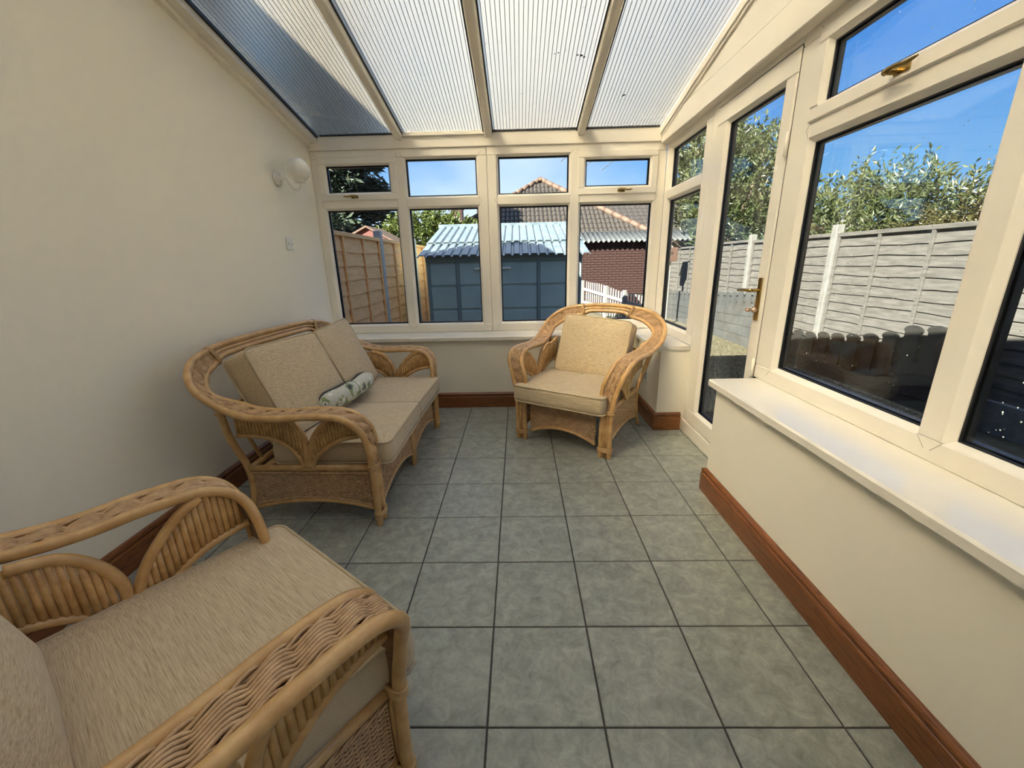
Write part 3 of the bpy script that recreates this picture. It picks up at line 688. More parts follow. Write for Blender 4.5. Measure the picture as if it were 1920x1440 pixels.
    # arm fans: two leaf-shaped wings of reeds under each arm
    for s in (-1, 1):
        uz = lambda z: s * (ur + .022)
        def P3(v, z): return Vector((uz(z), v, z))
        for (up_, lo_, nm) in (([(.312, .325), (.300, .40), (.275, .475), (.237, .535), (.17, .603), (.115, .632)], [(.303, .325), (.275, .37), (.215, .425), (.135, .470), (.05, .488), (.012, .490)], 'front_arm_fan'),
                               ([(.328, .325), (.318, .40), (.315, .475), (.345, .553), (.40, .612), (.48, .634)], [(.337, .325), (.36, .385), (.41, .445), (.48, .478), (.56, .49), (.645, .49)], 'rear_arm_fan')):
            fan = put(nm, None, root); zc = -.018 if sofa else 0
            U = [P3(v, z) for v, z in [(p.x, p.y) for p in catmull([(v, z + zc * sm(.4, .6, z), 0) for v, z in up_], 6)]]
            Lw = [P3(v, z) for v, z in [(p.x, p.y) for p in catmull([(v, z, 0) for v, z in lo_], 6)]]
            MB().tube(U, .0150, 8).build('upper_rod', RATTAN, fan, True); MB().tube(Lw, .0125, 8).build('lower_rod', RATTAN, fan, True)
            # extend the upper edge under the arm to the post
            end = .03 if nm[0] == 'f' else .66
            topz = lambda v: (.634 + zc if nm[0] == 'r' or v > .1 else .634 + zc - .5 * (.1 - v)) + (.04 * sm(.5, .66, v))
            Ux = [(p.y, p.z) for p in U]; vE = Ux[-1][0]
            Ux += [(vE + (end - vE) * k / 8, topz(vE + (end - vE) * k / 8)) for k in range(1, 9)]
            Lx = [(p.y, p.z) for p in Lw]
            def at(c, v):
                for (a, za), (b, zb_) in zip(c, c[1:]):
                    if (a - v) * (b - v) <= 0 and abs(a - b) > 1e-6: return za + (zb_ - za) * (v - a) / (b - a)
                return None
            v = .300 if nm[0] == 'f' else .322; st = -.0165 if nm[0] == 'f' else .0165
            while (v > .03 if st < 0 else v < .655):
                za, zb_ = at(Lx, v), at(Ux[::-1], v)
                if za is not None and zb_ is not None and zb_ - za > .02:
                    MB().tube([P3(v, za + .002) , P3(v, (za + zb_) / 2), P3(v, zb_)], .0090, 6).build('reed', RATPALE, fan, True)
                v += st
    # back: low frame of uprights hidden behind the cushions
    MB().tube(catmull([(-(.36 + d), .70, .60), (-.2 - d, .755, .60), (.2 + d, .755, .60), (.36 + d, .70, .60)], 6), .012, 8).build('back_cross_rod', RATTAN, root, True)
    for k in range(5 if not sofa else 9):
        x = (-.26 - d * .9) + (k / (4 if not sofa else 8)) * 2 * (.26 + d * .9)
        MB().tube([(x, .635, .305), (x, .755, .60)], .010, 6).build('back_spindle', RATTAN, root, True)
    sl = 5 if not sofa else 7
    for k in range(sl): MB().box((-ur, .06 + k * .56 / sl, .298), (ur, .06 + k * .56 / sl + .045, .306)).build('seat_slat', RATPALE, root)
    return root

chair = make_seat('rattan_armchair', 0, 'rattan armchair in the far right corner under the back window', 'armchair')
chair.location = (.39, 1.150, 0); chair.rotation_euler = (0, 0, math.radians(-31.8))
chair2 = copy_tree(chair, label='rattan armchair cut off by the lower left picture edge')
chair2.location = (-.4701, -.588, 0); chair2.rotation_euler = (0, 0, math.radians(143.95))
chair['group'] = chair2['group'] = 'rattan armchairs'
sofa = make_seat('rattan_sofa', .31, 'two seat rattan sofa with curved back along the left wall', 'sofa', True)
sofa.location = (-.588, .935, 0); sofa.rotation_euler = (0, 0, math.radians(88))

def cushion(name, label, w, dp, h, loc, rot, group, matf=FAB, crease=False, flare=0, puff=.02, up_axis='seat', seed=1):
    # rounded box with domed faces and a piping cord round both rims
    rnd = random.Random(seed); nx, ny = 22, 20; top = {}; root = thing(name, label, 'cushion', loc, 0, group)
    root.rotation_euler = rot
    def outline(a):   # superellipse, flared towards the front
        c, s = math.cos(a), math.sin(a); k = .16
        x = w / 2 * abs(c) ** k * (1 if c > 0 else -1); y = dp / 2 * abs(s) ** k * (1 if s > 0 else -1)
        x *= 1 + flare * sm(.6, 1.0, -y / (dp / 2))
        return x, y
    ringN = 72; ph1, ph2 = rnd.uniform(0, 6), rnd.uniform(0, 6)
    angs = []
    for k in range(ringN):
        t = k / ringN * 4; q = int(t); f = t - q
        angs.append(math.pi / 4 + q * math.pi / 2 + f * math.pi / 2)
    # square-parametrised rim so points spread evenly along the edges
    rim = []
    for k in range(ringN):
        t = k / ringN * 4; q = int(t) % 4; f = (t - int(t)) * 2 - 1
        sx, sy = [(-f, -1), (1, f) if False else (-1, -f), (f, 1), (1, f)][q] if False else [(f, -1), (1, f), (-f, 1), (-1, -f)][q]
        r_ = .30; a_ = math.atan2(sy, sx)
        m_ = max(abs(sx), abs(sy)); 
        x, y = sx, sy
        # round the corners
        cr = .12; ex, ey = max(0, abs(x) - (1 - cr)), max(0, abs(y) - (1 - cr))
        if ex > 0 and ey > 0:
            L = math.hypot(ex, ey); sc = cr / L if L > cr else 1
            x = math.copysign(1 - cr + ex * sc, x); y = math.copysign(1 - cr + ey * sc, y)
        X, Y = x * w / 2, y * dp / 2
        X *= 1 + flare * sm(.62, 1.0, -y)
        rim.append((X, Y))
    mb = MB(); vs = []
    levels = []     # (scale, z)
    rad = [1, .985, .94, .86, .74, .58, .40, .2]
    def dome(u): return (1 - u * u)
    for side in (1, -1):
        for r_ in (rad if side == 1 else rad[::-1]):
            for (X, Y) in rim:
                z = side * (h / 2 + (puff if side == 1 else puff * .4) * dome(r_) ** .7 * 1.0)
                x, y = X * r_, Y * r_
                if side == 1: z += .006 * math.sin(9 * x + ph1) * math.cos(7 * y + ph2) * dome(r_)
                if crease and side == 1: z -= .012 * math.exp(-((x + .02) / .012) ** 2) * (1 if abs(y) < dp * .49 else .3)
                vs.append((x, y, z))
            if side == 1 and r_ == 1: pass
    # order: top rings from rim to centre, then bottom rings from centre to rim ; add bulging side ring between
    nr = len(rad); fs = []
    def I(r, k): return r * ringN + k % ringN
    for r in range(nr - 1):
        for k in range(ringN): fs.append((I(r, k), I(r, k + 1), I(r + 1, k + 1), I(r + 1, k)))
    fs.append(tuple(I(nr - 1, k) for k in range(ringN)))
    fs.append(tuple(I(nr, k) for k in range(ringN))[::-1])
    for r in range(nr, 2 * nr - 1):
        for k in range(ringN): fs.append((I(r, k), I(r, k + 1), I(r + 1, k + 1), I(r + 1, k)))
    base = len(vs); B = 3
    for b in range(1, B + 1):
        f = b / (B + 1); z = h / 2 - h * f; o = 1 + .018 * math.sin(math.pi * f)
        vs += [(X * o, Y * o, z) for X, Y in rim]
    seq = [0] + [-1] * B + [2 * nr - 1]
    rows = [[I(0, k) for k in range(ringN)]] + [[base + b * ringN + k for k in range(ringN)] for b in range(B)] + [[I(2 * nr - 1, k) for k in range(ringN)]]
    for a, b in zip(rows, rows[1:]):
        for k in range(ringN): fs.append((a[k], b[k], b[(k + 1) % ringN], a[(k + 1) % ringN]))
    mb.add(vs, fs); mb.build('cover', matf, root, True)
    for z in (h / 2, -h / 2): MB().tube([(X * 1.004, Y * 1.004, z) for X, Y in rim], .0048, 6, closed=True).build('piping', PIPE, root, True)
    return root
def in_seat(seat, u, v, z):
    th = seat.rotation_euler.z; c, s = math.cos(th), math.sin(th)
    return (seat.location.x + u * c - v * s, seat.location.y + u * s + v * c, z)
def rots(seat, tilt=0, yawd=0, rolld=0): return (math.radians(tilt), math.radians(rolld), seat.rotation_euler.z + math.radians(yawd))
# seat cushions
cushion('seat_cushion', 'beige seat cushion with a centre fold on the corner armchair', .645, .62, .112, in_seat(chair, -.01, .240, .372), rots(chair), 'beige seat cushions', crease=True, flare=.05, puff=.018, seed=2)
cushion('seat_cushion', 'large beige seat cushion nearest the camera at lower left', .665, .66, .112, in_seat(chair2, 0.005, .255, .378), rots(chair2), 'beige seat cushions', flare=.05, puff=.012, seed=3)
cushion('seat_cushion', 'beige sofa seat cushion at the end nearer the camera', .60, .60, .11, in_seat(sofa, -.305, .235, .372), rots(sofa, 0, 1.5), 'beige seat cushions', flare=.03, puff=.025, seed=4)
cushion('seat_cushion', 'beige sofa seat cushion at the end by the back window', .60, .60, .105, in_seat(sofa, .308, .25, .368), rots(sofa), 'beige seat cushions', flare=.03, puff=.018, seed=5)
# back cushions: width, height as depth, thickness as height; stood up by the tilt
cushion('back_cushion', 'square beige back cushion leaning in the corner armchair', .53, .44, .13, in_seat(chair, .010, .555, .618), rots(chair, 72, 0, 4), 'beige back cushions', FABV, puff=.03, seed=6)
cushion('back_cushion', 'pale beige back cushion at the lower left picture edge', .56, .44, .15, in_seat(chair2, .0, .605, .635), rots(chair2, 76), 'beige back cushions', FABV, puff=.05, seed=7)
cushion('back_cushion', 'beige back cushion at the camera end of the sofa', .57, .47, .14, in_seat(sofa, -.30, .535, .645), rots(sofa, 66, -5, 1), 'beige back cushions', FABV, puff=.03, seed=8)
cushion('back_cushion', 'beige back cushion at the window end of the sofa', .56, .47, .13, in_seat(sofa, .27, .535, .650), rots(sofa, 67, 6, -1), 'beige back cushions', FABV, puff=.03, seed=9)

# printed bolster between the sofa's back and seat cushions
bo = thing('bolster_pillow', 'small printed bolster pillow lying on the sofa seat', 'pillow', in_seat(sofa, -.055, .335, .535))
bo.rotation_euler = (math.radians(-28), 0, sofa.rotation_euler.z + math.radians(-5))
mb = MB(); n = 26; m_ = 20; vs = []; mi = []
for i in range(n + 1):
    f = i / n; x = (f - .5) * .60; r = .056 * (1 - abs(2 * f - 1) ** 5) ** .5 + .004
    r *= 1 + .05 * math.sin(f * 19) - .10 * math.exp(-((f - .52) / .05) ** 2)
    bend = .05 * (2 * f - 1) ** 2
    for k in range(m_):
        a = 2 * math.pi * k / m_; vs.append((x, r * 1.0 * math.cos(a) + bend * .7, r * 1.0 * math.sin(a) + bend * .3 + .003 * math.sin(17 * x + 3 * a)))
fs = []; 
for i in range(n):
    for k in range(m_): fs.append((i * m_ + k, i * m_ + (k + 1) % m_, (i + 1) * m_ + (k + 1) % m_, (i + 1) * m_ + k))
isb = lambda f: 1 <= f[0] % m_ <= 6
front = [f for f in fs if not isb(f)]; backf = [f for f in fs if isb(f)]
caps = [tuple(range(m_ - 1, -1, -1)), tuple(n * m_ + k for k in range(m_))]
MB().add(vs, front + caps).build('printed_cover', PRINT, bo, True, fix=False); MB().add(vs, backf).build('charcoal_back', CHAR, bo, True, fix=False)

# wall lamp, switch and sockets
wl = thing('wall_lamp', 'white globe wall lamp on a curled arm near the window', 'lamp', (XL, 1.712, 1.873))
MB().lathe([(.045, 0), (.052, .004), (.050, .011), (.030, .017), (.014, .026), (.010, .040), (.002, .044)], (0, 0, 0), 'x', 24).build('wall_plate', ENAMEL, wl, True)
MB().tube(catmull([(.035, 0, 0), (.062, 0, .002), (.080, 0, -.02), (.098, 0, -.056), (.128, 0, -.076), (.156, 0, -.062), (.165, 0, -.028)], 6), .0055, 10).build('arm', ENAMEL, wl, True)
MB().lathe([(.012, -.034), (.034, -.030), (.038, -.020), (.036, -.014), (.012, -.014)], (.165, 0, 0), 'z', 24).build('gallery', ENAMEL, wl, True)
pr = [(.034, -.018)] + [(.079 * math.sin(a), .054 - .079 * math.cos(a)) for a in [math.radians(d) for d in range(30, 180, 10)]] + [(.002, .133)]
MB().lathe(pr, (.165, 0, 0), 'z', 32).build('globe_shade', OPAL, wl, True)
sw = thing('light_switch', 'single white light switch below the wall lamp', 'switch', (XL, 1.735, 1.43))
MB().rbox((0, -.043, -.043), (.009, .043, .043), .003).build('plate', WHITEP, sw)
MB().add([(.009, -.012, -.016), (.009, .012, -.016), (.009, .012, .016), (.009, -.012, .016), (.015, -.012, -.016), (.015, .012, -.016), (.010, .012, .016), (.010, -.012, .016)], [(0, 1, 5, 4), (1, 2, 6, 5), (2, 3, 7, 6), (3, 0, 4, 7), (4, 5, 6, 7)]).build('rocker', WHITEP, sw)
for y in (-.03, .03): MB().lathe([(.004, 0), (.004, .0015), (.001, .002)], (.009, y, 0), 'x', 8).build('screw', BRASS, sw)
sk = thing('wall_socket', 'white double wall socket on the pier behind the armchair', 'socket', (DX, 1.765, .355))
MB().rbox((-.010, -.073, -.043), (0, .073, .043), .003).build('plate', WHITEP, sk)
for y in (-.036, .036):
    MB().box((-.012, y - .004, .004), (-.0095, y + .004, .012)).box((-.0108, y - .016, -.014), (-.0095, y - .008, -.010)).box((-.0108, y + .008, -.014), (-.0095, y + .016, -.010)).build('outlet', BLACK, sk)
    MB().rbox((-.014, y - .006, .022), (-.009, y + .006, .036), .001).build('rocker', WHITEP, sk)

# ------------------------------------------------------------------ garden
MB().box((-40, YB + .14, GND - .2), (60, 70, GND)).box((XR + .14, -30, GND - .2), (60, YB + .14, GND)).box((-40, -30, GND - .2), (XL - .2, YB + .14, GND)).box((XL - .2, -30, GND - .2), (XR + .14, YF - .2, GND)).build('ground', SOIL, kind='structure', label='dry garden ground')
gr = MB()
for k in range(9000):
    x = random.uniform(1.75, 3.95); y = random.uniform(1.8, 7.5); h = random.uniform(.012, .04); a = random.uniform(0, 6.28)
    dx, dy = .005 * math.cos(a), .005 * math.sin(a); ex, ey = random.gauss(0, .015), random.gauss(0, .015)
    gr.add([(x - dx, y - dy, GND), (x + dx, y + dy, GND), (x + ex, y + ey, GND + h)], [(0, 1, 2)])
gr.build('lawn', GRASS, fix=False, kind='stuff', label='short dry grass seen through the garden door', category='grass')
dk = thing('garden_step', 'weathered timber step boards outside the garden door', 'decking', (XR + .12, 1.45, GND))
for k in range(6): MB().rbox((.02 + k * .115, -.95, 0), (.02 + k * .115 + .10, .55, .045), .004).build('plank', DECK, dk)

# unseen blocks added left of the sun room, sized to shade roof edge and shed front
nb = thing('neighbour_shade_block', 'unseen neighbouring blocks beyond the left wall, shaped to cast shade', 'building', (-2.42, 0, GND))
MB().box((-4.5, -7, 0), (0, 1.2, 3.72)).build('wall', PALEWALL, nb)  # body of the added unseen shade block
MB().extrude([(-4.7, 3.72), (.08, 3.72), (.08, 3.78), (-2.3, 4.7), (-4.7, 3.8)], (0, 8.2, 0), (0, -7.1, 0), (1, 0, 0), (0, 0, 1)).build('roof', RTILE, nb)  # top of the added unseen shade block
MB().extrude([(-1.3, 0), (0, 0), (0, 4.32), (-.65, 4.6), (-1.3, 4.32)], (0, 1.65, 0), (0, 1.2, 0), (1, 0, 0), (0, 0, 1)).build('tall_shade_block', PALEWALL, nb)
MB().box((-4.5, 2.86, 0), (0, 4.15, 2.72)).build('low_shade_block', PALEWALL, nb)
hs = thing('house', 'rendered house the sun room is built against', 'building', (0, YF - .2, GND))
MB().box((-2.2, -6, 0), (7, 0, 2.75)).build('wall', PALEWALL, hs)
MB().extrude([(-6.3, 2.75), (.02, 2.75), (.02, 2.9), (-3, 4.8), (-6.3, 2.85)], (9.4, 0, 0), (-2.25, 0, 0), (0, 1, 0), (0, 0, 1)).build('roof', RTILE, hs)

# fences: overlap panels between concrete posts ; local x along the run, local y towards the viewer side (-)
def make_panel(name, Lp, H, m, nb_, label, group, seed):
    rnd = random.Random(seed); o = thing(name, label, 'fence', group=group); bh = (H - .05) / nb_
    for k in range(nb_):
        z0 = .01 + k * bh; mb = MB(); vs = []; n = 12
        for i in range(n + 1):
            x = Lp * i / n; w = .006 * math.sin(x * 5 + k * 1.7 + seed) + rnd.uniform(-.004, .004)
            vs += [(x, -.014, z0 - .012 + w), (x, -.004, z0 - .012 + w), (x, .010, z0 + bh), (x, .002, z0 + bh)]
        fs = [(i * 4 + q, i * 4 + (q + 1) % 4, i * 4 + 4 + (q + 1) % 4, i * 4 + 4 + q) for i in range(n) for q in range(4)] + [(0, 1, 2, 3), (n * 4 + 3, n * 4 + 2, n * 4 + 1, n * 4)]
        mb.add(vs, fs).build('slat', m, o)
    for x in (.0, Lp / 3 - .02, 2 * Lp / 3 - .02, Lp - .04): MB().rbox((x, -.034, 0), (x + .038, -.012, H - .03), .003).build('batten', m, o)
    MB().rbox((0, -.040, H - .045), (Lp, .012, H - .0), .004).build('top_rail', m, o)
    return o
def make_post(name, H, label, group, m=CONC):
    o = MB().rbox((-.05, -.045, 0), (.05, .045, H), .008).build(name, m, label=label, category='post', group=group); return o
ordn = ['first', 'second', 'third', 'fourth', 'fifth', 'sixth', 'seventh', 'eighth']
# left fence, runs away from the house along +Y at X = -1.8; seen from +X
PL = 1.83; yL = [2.48, 4.40, 6.33, 8.26]
lp = make_panel('overlap_fence', PL, 1.60, FENCEB, 10, 'brown overlap fence panel first from the left window', 'brown fence panels on the left', 3)
for k, y in enumerate(yL[:-1]):
    o = lp if k == 0 else copy_tree(lp, label='brown overlap fence panel %s from the left window' % ordn[k])
    o.location = (-1.80, y + .05, GND + .235); o.rotation_euler = (0, 0, math.pi / 2)
    g_ = MB().rbox((0, -.025, 0), (PL, .025, .235), .004).build('gravel_board', CONC, label='concrete gravel board under the %s brown fence panel' % ordn[k], category='gravel board', group='left gravel boards')
    g_.location = (-1.80, y + .05, GND); g_.rotation_euler = (0, 0, math.pi / 2)
for k, y in enumerate(yL[1:]):
    o = make_post('fence_post', 1.93, 'grey concrete post %s from the house in the brown left fence' % ordn[k], 'left fence posts', CONCL); o.location = (-1.80, y, GND)
# right fence, runs along +Y at X = 4.1, seen from -X
yR = [-1.80, .12, 2.04, 3.96, 5.88, 7.80, 9.72]
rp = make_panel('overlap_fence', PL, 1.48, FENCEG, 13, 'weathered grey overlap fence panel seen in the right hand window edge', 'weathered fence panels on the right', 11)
names = ['weathered grey fence panel nearest the camera at the right edge', 'weathered grey fence panel behind the near window mullion', 'weathered grey fence panel filling the large right pane', 'weathered grey fence panel beside the door handle', 'weathered grey fence panel seen through the door glass', 'weathered grey fence panel farthest off behind the bird box']
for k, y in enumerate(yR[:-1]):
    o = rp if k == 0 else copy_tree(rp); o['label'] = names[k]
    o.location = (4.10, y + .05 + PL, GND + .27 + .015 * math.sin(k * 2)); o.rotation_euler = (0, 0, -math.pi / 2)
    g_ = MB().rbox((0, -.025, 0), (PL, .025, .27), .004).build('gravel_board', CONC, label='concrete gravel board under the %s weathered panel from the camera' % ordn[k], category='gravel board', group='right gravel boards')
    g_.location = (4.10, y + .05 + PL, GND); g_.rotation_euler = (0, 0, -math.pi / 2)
for k, y in enumerate(yR):
    o = make_post('fence_post', 1.84, 'pale concrete post %s from the camera in the weathered fence' % ordn[k], 'right fence posts'); o.location = (4.085, y, GND)
# low boards in front of it, shaped and coloured as a scalloped cast shadow
def shadow_pickets(name, label, y0, y1, topf, botf, m, xx, pitch=.235):
    o = thing(name, label, 'fence', (xx, y0, GND)); n = int((y1 - y0) / pitch)
    for k in range(n):
        y = (k + .5) * pitch; zt = topf(y0 + y) - GND; w = pitch * .34
        pts = [(y - w, 0.02), (y + w, .02), (y + w, zt - .07)] + [(y + w * 1.22 * math.cos(a), zt - .05 + .055 * math.sin(a)) for a in [math.radians(q) for q in range(0, 181, 20)]] + [(y - w, zt - .07)]
        MB().extrude(pts, (.022, 0, 0), (0, 0, 0), (0, 1, 0), (0, 0, 1)).build('picket', m, o)
    def rail(f, h, off, nm):
        mb = MB(); vs = []; N = 24
        for i in range(N + 1):
            y = (y1 - y0) * i / N; z = f(y0 + y) - GND; vs += [(off, y, z - h), (off + .02, y, z - h), (off + .02, y, z), (off, y, z)]
        mb.add(vs, [(i * 4 + q, i * 4 + (q + 1) % 4, i * 4 + 4 + (q + 1) % 4, i * 4 + 4 + q) for i in range(N) for q in range(4)] + [(0, 1, 2, 3), (N * 4 + 3, N * 4 + 2, N * 4 + 1, N * 4)]); mb.build(nm, m, o)
    rail(lambda y: topf(y) - .085, .09, .022, 'top_rail'); rail(botf, .05, .022, 'shadow_curve')  # upper and lower bands of the shadow stand-in
    nb2 = 4
    for k in range(nb2):
        mb = MB(); vs = []; N = 24
        for i in range(N + 1):
            y = (y1 - y0) * i / N; zz_ = botf(y0 + y) - GND - .045; a, b = zz_ * k / nb2, zz_ * (k + 1) / nb2 - .006
            vs += [(-.012, y, a), (.018, y, a), (.010, y, b), (-.004, y, b)]
        mb.add(vs, [(i * 4 + q, i * 4 + (q + 1) % 4, i * 4 + 4 + (q + 1) % 4, i * 4 + 4 + q) for i in range(N) for q in range(4)] + [(0, 1, 2, 3), (N * 4 + 3, N * 4 + 2, N * 4 + 1, N * 4)]); mb.build('plank', m, o)
    return o
def lerpf(tab):
    def f(y):
        if y <= tab[0][0]: return tab[0][1]
        for (a, za), (b, zb_) in zip(tab, tab[1:]):
            if y <= b: t = (y - a) / (b - a); t = t * t * (3 - 2 * t); return za + (zb_ - za) * t
        return tab[-1][1]
    return f
shadow_pickets('scalloped_shadow', 'dark low pickets standing in for the dipped scalloped shadow outside the right window', 1.98, 4.62, lerpf([(1.9, .70), (2.5, .585), (3.0, .42), (3.5, .345), (4.1, .275), (4.7, .25)]), lerpf([(1.9, .42), (2.4, .30), (2.65, .21), (2.9, .08), (3.2, .005), (3.6, .02), (4.0, .05), (4.4, .09), (4.7, .12)]), SHADOWB, 3.99)
SHADOWG = mat('grey_shadow_boards', (.032, .034, .034), .8, (.046, .048, .048), 5)  # grey darkened to carry the shadow on the far fence boards
shadow_pickets('scalloped_shadow', 'grey low pickets standing in for the scalloped shadow seen through the garden door', 5.25, 9.6, lerpf([(5.2, .72), (6.8, .62), (8, .53), (9.6, .46)]), lerpf([(5.2, .52), (6.8, .44), (8, .36), (9.6, .30)]), SHADOWG, 3.99)
o = MB().rbox((-.05, -.045, 0), (.05, .045, .98), .006).build('short_post', mat('grey_post', (.12, .12, .115), .8, (.17, .17, .16), 8), label='grey short post at the right edge of the picture', category='post'); o.location = (3.97, 1.90, GND)  # plain mottled grey post

# bird box on a pole
bb = thing('bird_box', 'brown wooden bird box on a white pole by the far fence', 'bird box', (3.55, 8.25, GND))
MB().rbox((-.03, -.03, 0), (.03, .03, 1.45), .004).build('pole', WPAINT, bb)
bx_ = MB().rbox((-.13, -.12, 1.42), (.13, .12, 1.72), .005).build('box', mat('bird_box_wood', (.06, .028, .018), .8), bb)
MB().extrude([(-.18, 1.70), (0, 1.84), (.18, 1.70), (.18, 1.725), (0, 1.868), (-.18, 1.725)], (0, .32, 0), (0, -.16, 0), (1, 0, 0), (0, 0, 1)).build('roof', mat('bird_box_roof', (.03, .02, .015), .8), bb)
MB().lathe([(.03, 0), (.03, .003), (.001, .004)], (0, -.1235, 1.60), 'y', 12).build('entrance_hole', BLACK, bx_)

# white picket fence at the back
wp = thing('picket_fence', 'bright white picket fence running back past the shed', 'fence', (2.98, 7.9, GND), math.atan2(3.1, -.90))
Lw_ = 3.20; npk = 24
for k in range(npk):
    x = k * Lw_ / npk; zt = .66 + .27 * (x / Lw_) + .02 * math.cos(x * 3)
    MB().extrude([(x, .05), (x + .058, .05), (x + .058, zt - .03), (x + .047, zt - .008), (x + .029, zt), (x + .011, zt - .008), (x, zt - .03)], (0, .008, 0), (0, 0, 0), (1, 0, 0), (0, 0, 1)).build('picket', WPAINT, wp)
for z, dz in ((.16, .10), (.40, .24)):
    MB().add([(0, .022, z), (Lw_, .022, z + dz), (Lw_, .055, z + dz), (0, .055, z), (0, .022, z + .07), (Lw_, .022, z + dz + .07), (Lw_, .055, z + dz + .07), (0, .055, z + .07)], [(0, 1, 2, 3), (4, 5, 6, 7), (0, 1, 5, 4), (1, 2, 6, 5), (2, 3, 7, 6), (3, 0, 4, 7)]).build('rail', WPAINT, wp)
for x in (-.10, .80, 1.75, Lw_): MB().rbox((x, .022, 0), (x + .08, .10, .72 + .20 * max(0, x) / Lw_), .006).build('post', WPAINT, wp)

# garden shed
sh = thing('garden_shed', 'dark teal panelled garden shed with blue grey ribbed roof', 'shed', (-.10, 5.0, GND))
X0, X1 = -1.20, 1.18
MB().box((X0, 0, 0), (X1, 2.05, 1.60)).build('wall', SHEDG, sh)
MB().extrude([(0, 1.60), (2.05, 1.60), (2.05, 2.10)], (X1 - X0, 0, 0), (X0, 0, 0), (0, 1, 0), (0, 0, 1)).build('gable', SHEDG, sh)
xs = [X0 + .03, -.72, -.08, .52, X1 - .03]
SHEDF = mat('shed_frame', (.15, .20, .205), .5)
for i in range(4):
    for j in range(4):
        z0 = .06 + j * .36; MB().rbox((xs[i] + .025, -.022, z0 + .02), (xs[i + 1] - .025, .002, z0 + .34), .006).build('wall_panel', SHEDG, sh)
for x in xs: MB().rbox((x - .022, -.034, 0), (x + .022, .0, 1.58), .005).build('stud', SHEDF, sh)
MB().rbox((X0, -.04, 1.50), (X1, 0, 1.60), .005).build('fascia', SHEDF, sh)
MB().tube(catmull([(-.44, -.02, 1.40), (-.44, -.06, 1.40), (-.36, -.065, 1.40), (0.02, -.065, 1.40), (.08, -.06, 1.40), (.08, -.02, 1.40)], 4), .016, 8).build('bar_handle', WHITEP, sh, True)
# ribbed roof sheets on the front slope: two courses
def ribbed(name, parent, x0, x1, y0, z0, y1, z1, pitch, amp, m):
    n = int((x1 - x0) / pitch); pts = []
    for i in range(n):
        a = x0 + (x1 - x0) * i / n; w = (x1 - x0) / n
        pts += [(a, 0), (a + w * .16, 0), (a + w * .26, amp), (a + w * .86, amp), (a + w * .96, 0)]
    pts.append((x1, 0)); vs = []
    for (x, h) in pts: vs += [(x, y0, z0 + h), (x, y1, z1 + h), (x, y1, z1 + h - .012), (x, y0, z0 + h - .012)]
    k = len(pts)
    return MB().add(vs, [(i * 4 + q, i * 4 + (q + 1) % 4, i * 4 + 4 + (q + 1) % 4, i * 4 + 4 + q) for i in range(k - 1) for q in range(4)] + [(0, 1, 2, 3), (k * 4 - 1, k * 4 - 2, k * 4 - 3, k * 4 - 4)]).build(name, m, parent)
slopez = lambda y: 1.60 + .255 * y
for i in range(4):
    a, b = X0 - .10 + i * (X1 - X0 + .2) / 4, X0 - .10 + (i + 1) * (X1 - X0 + .2) / 4
    ribbed('roof_sheet', sh, a, b, -.16, slopez(-.16) + .022, .70, slopez(.70) + .022, .126, .026, SHEDR)
    ribbed('roof_sheet', sh, a, b, .60, slopez(.60) + .05, 2.03, slopez(2.03) + .05, .126, .026, SHEDR)
MB().rbox((X0 - .12, 1.93, slopez(2.03) + .02), (X1 + .12, 2.12, slopez(2.03) + .09), .01).build('ridge_cap', SHEDR, sh)

# brick garage with corrugated roof
ga = thing('brick_garage', 'red brick garage with a corrugated roof behind the white pickets', 'garage', (1.35, 11.7, GND))
MB().box((0, .02, 0), (5.0, .85, 2.03)).build('wall', MORTAR, ga)
bm_ = MB().rbox((0, 0, 0), (.215, .06, .065), .004).mesh('brick', BRICK); bh_ = MB().rbox((0, 0, 0), (.105, .06, .065), .004).mesh('half_brick', BRICK)
cnt = 0
for r in range(26, -1, -1):
    x = 0 if r % 2 == 0 else .1125
    if r % 2: put('brick', bh_, ga, (0, 0, r * .075 + .005))
    while x < 3.0 and cnt < 285:
        put('brick', bm_, ga, (x, -.002 * random.random(), r * .075 + .005)); x += .225; cnt += 1
rest = MB()
for r in range(27):
    x = 3.15 if r % 2 == 0 else 3.2625
    while x < 4.9: rest.box((x, 0, r * .075 + .005), (x + .215, .06, r * .075 + .07)); x += .225
for r in range(5):
    x = 0 if r % 2 == 0 else .1125
    while x < 3.0: rest.box((x, .004, r * .075 + .005), (x + .215, .06, r * .075 + .07)); x += .225
rest.build('brickwork', BRICK, ga, kind='stuff')
def corr(name, parent, x0, x1, y0, z0, y1, z1, pitch, amp, m):
    vs = []; n = int((x1 - x0) / pitch * 8)
    for i in range(n + 1):
        x = x0 + (x1 - x0) * i / n; h = amp * math.sin((x - x0) / pitch * 2 * math.pi); vs += [(x, y0, z0 + h), (x, y1, z1 + h), (x, y1, z1 + h - .01), (x, y0, z0 + h - .01)]
    return MB().add(vs, [(i * 4 + q, i * 4 + (q + 1) % 4, i * 4 + 4 + (q + 1) % 4, i * 4 + 4 + q) for i in range(n) for q in range(4)]).build(name, m, parent, True)
for i in range(5): corr('roof_sheet', ga, -.15 + i * 1.06, -.15 + (i + 1) * 1.06 + .03, -.22, 2.01 + .008 * (i % 2), .95, 2.37 + .008 * (i % 2), .152, .03, ASB)
MB().box((0, .80, 2.03), (5, .88, 2.30)).build('back_wall', MORTAR, ga)

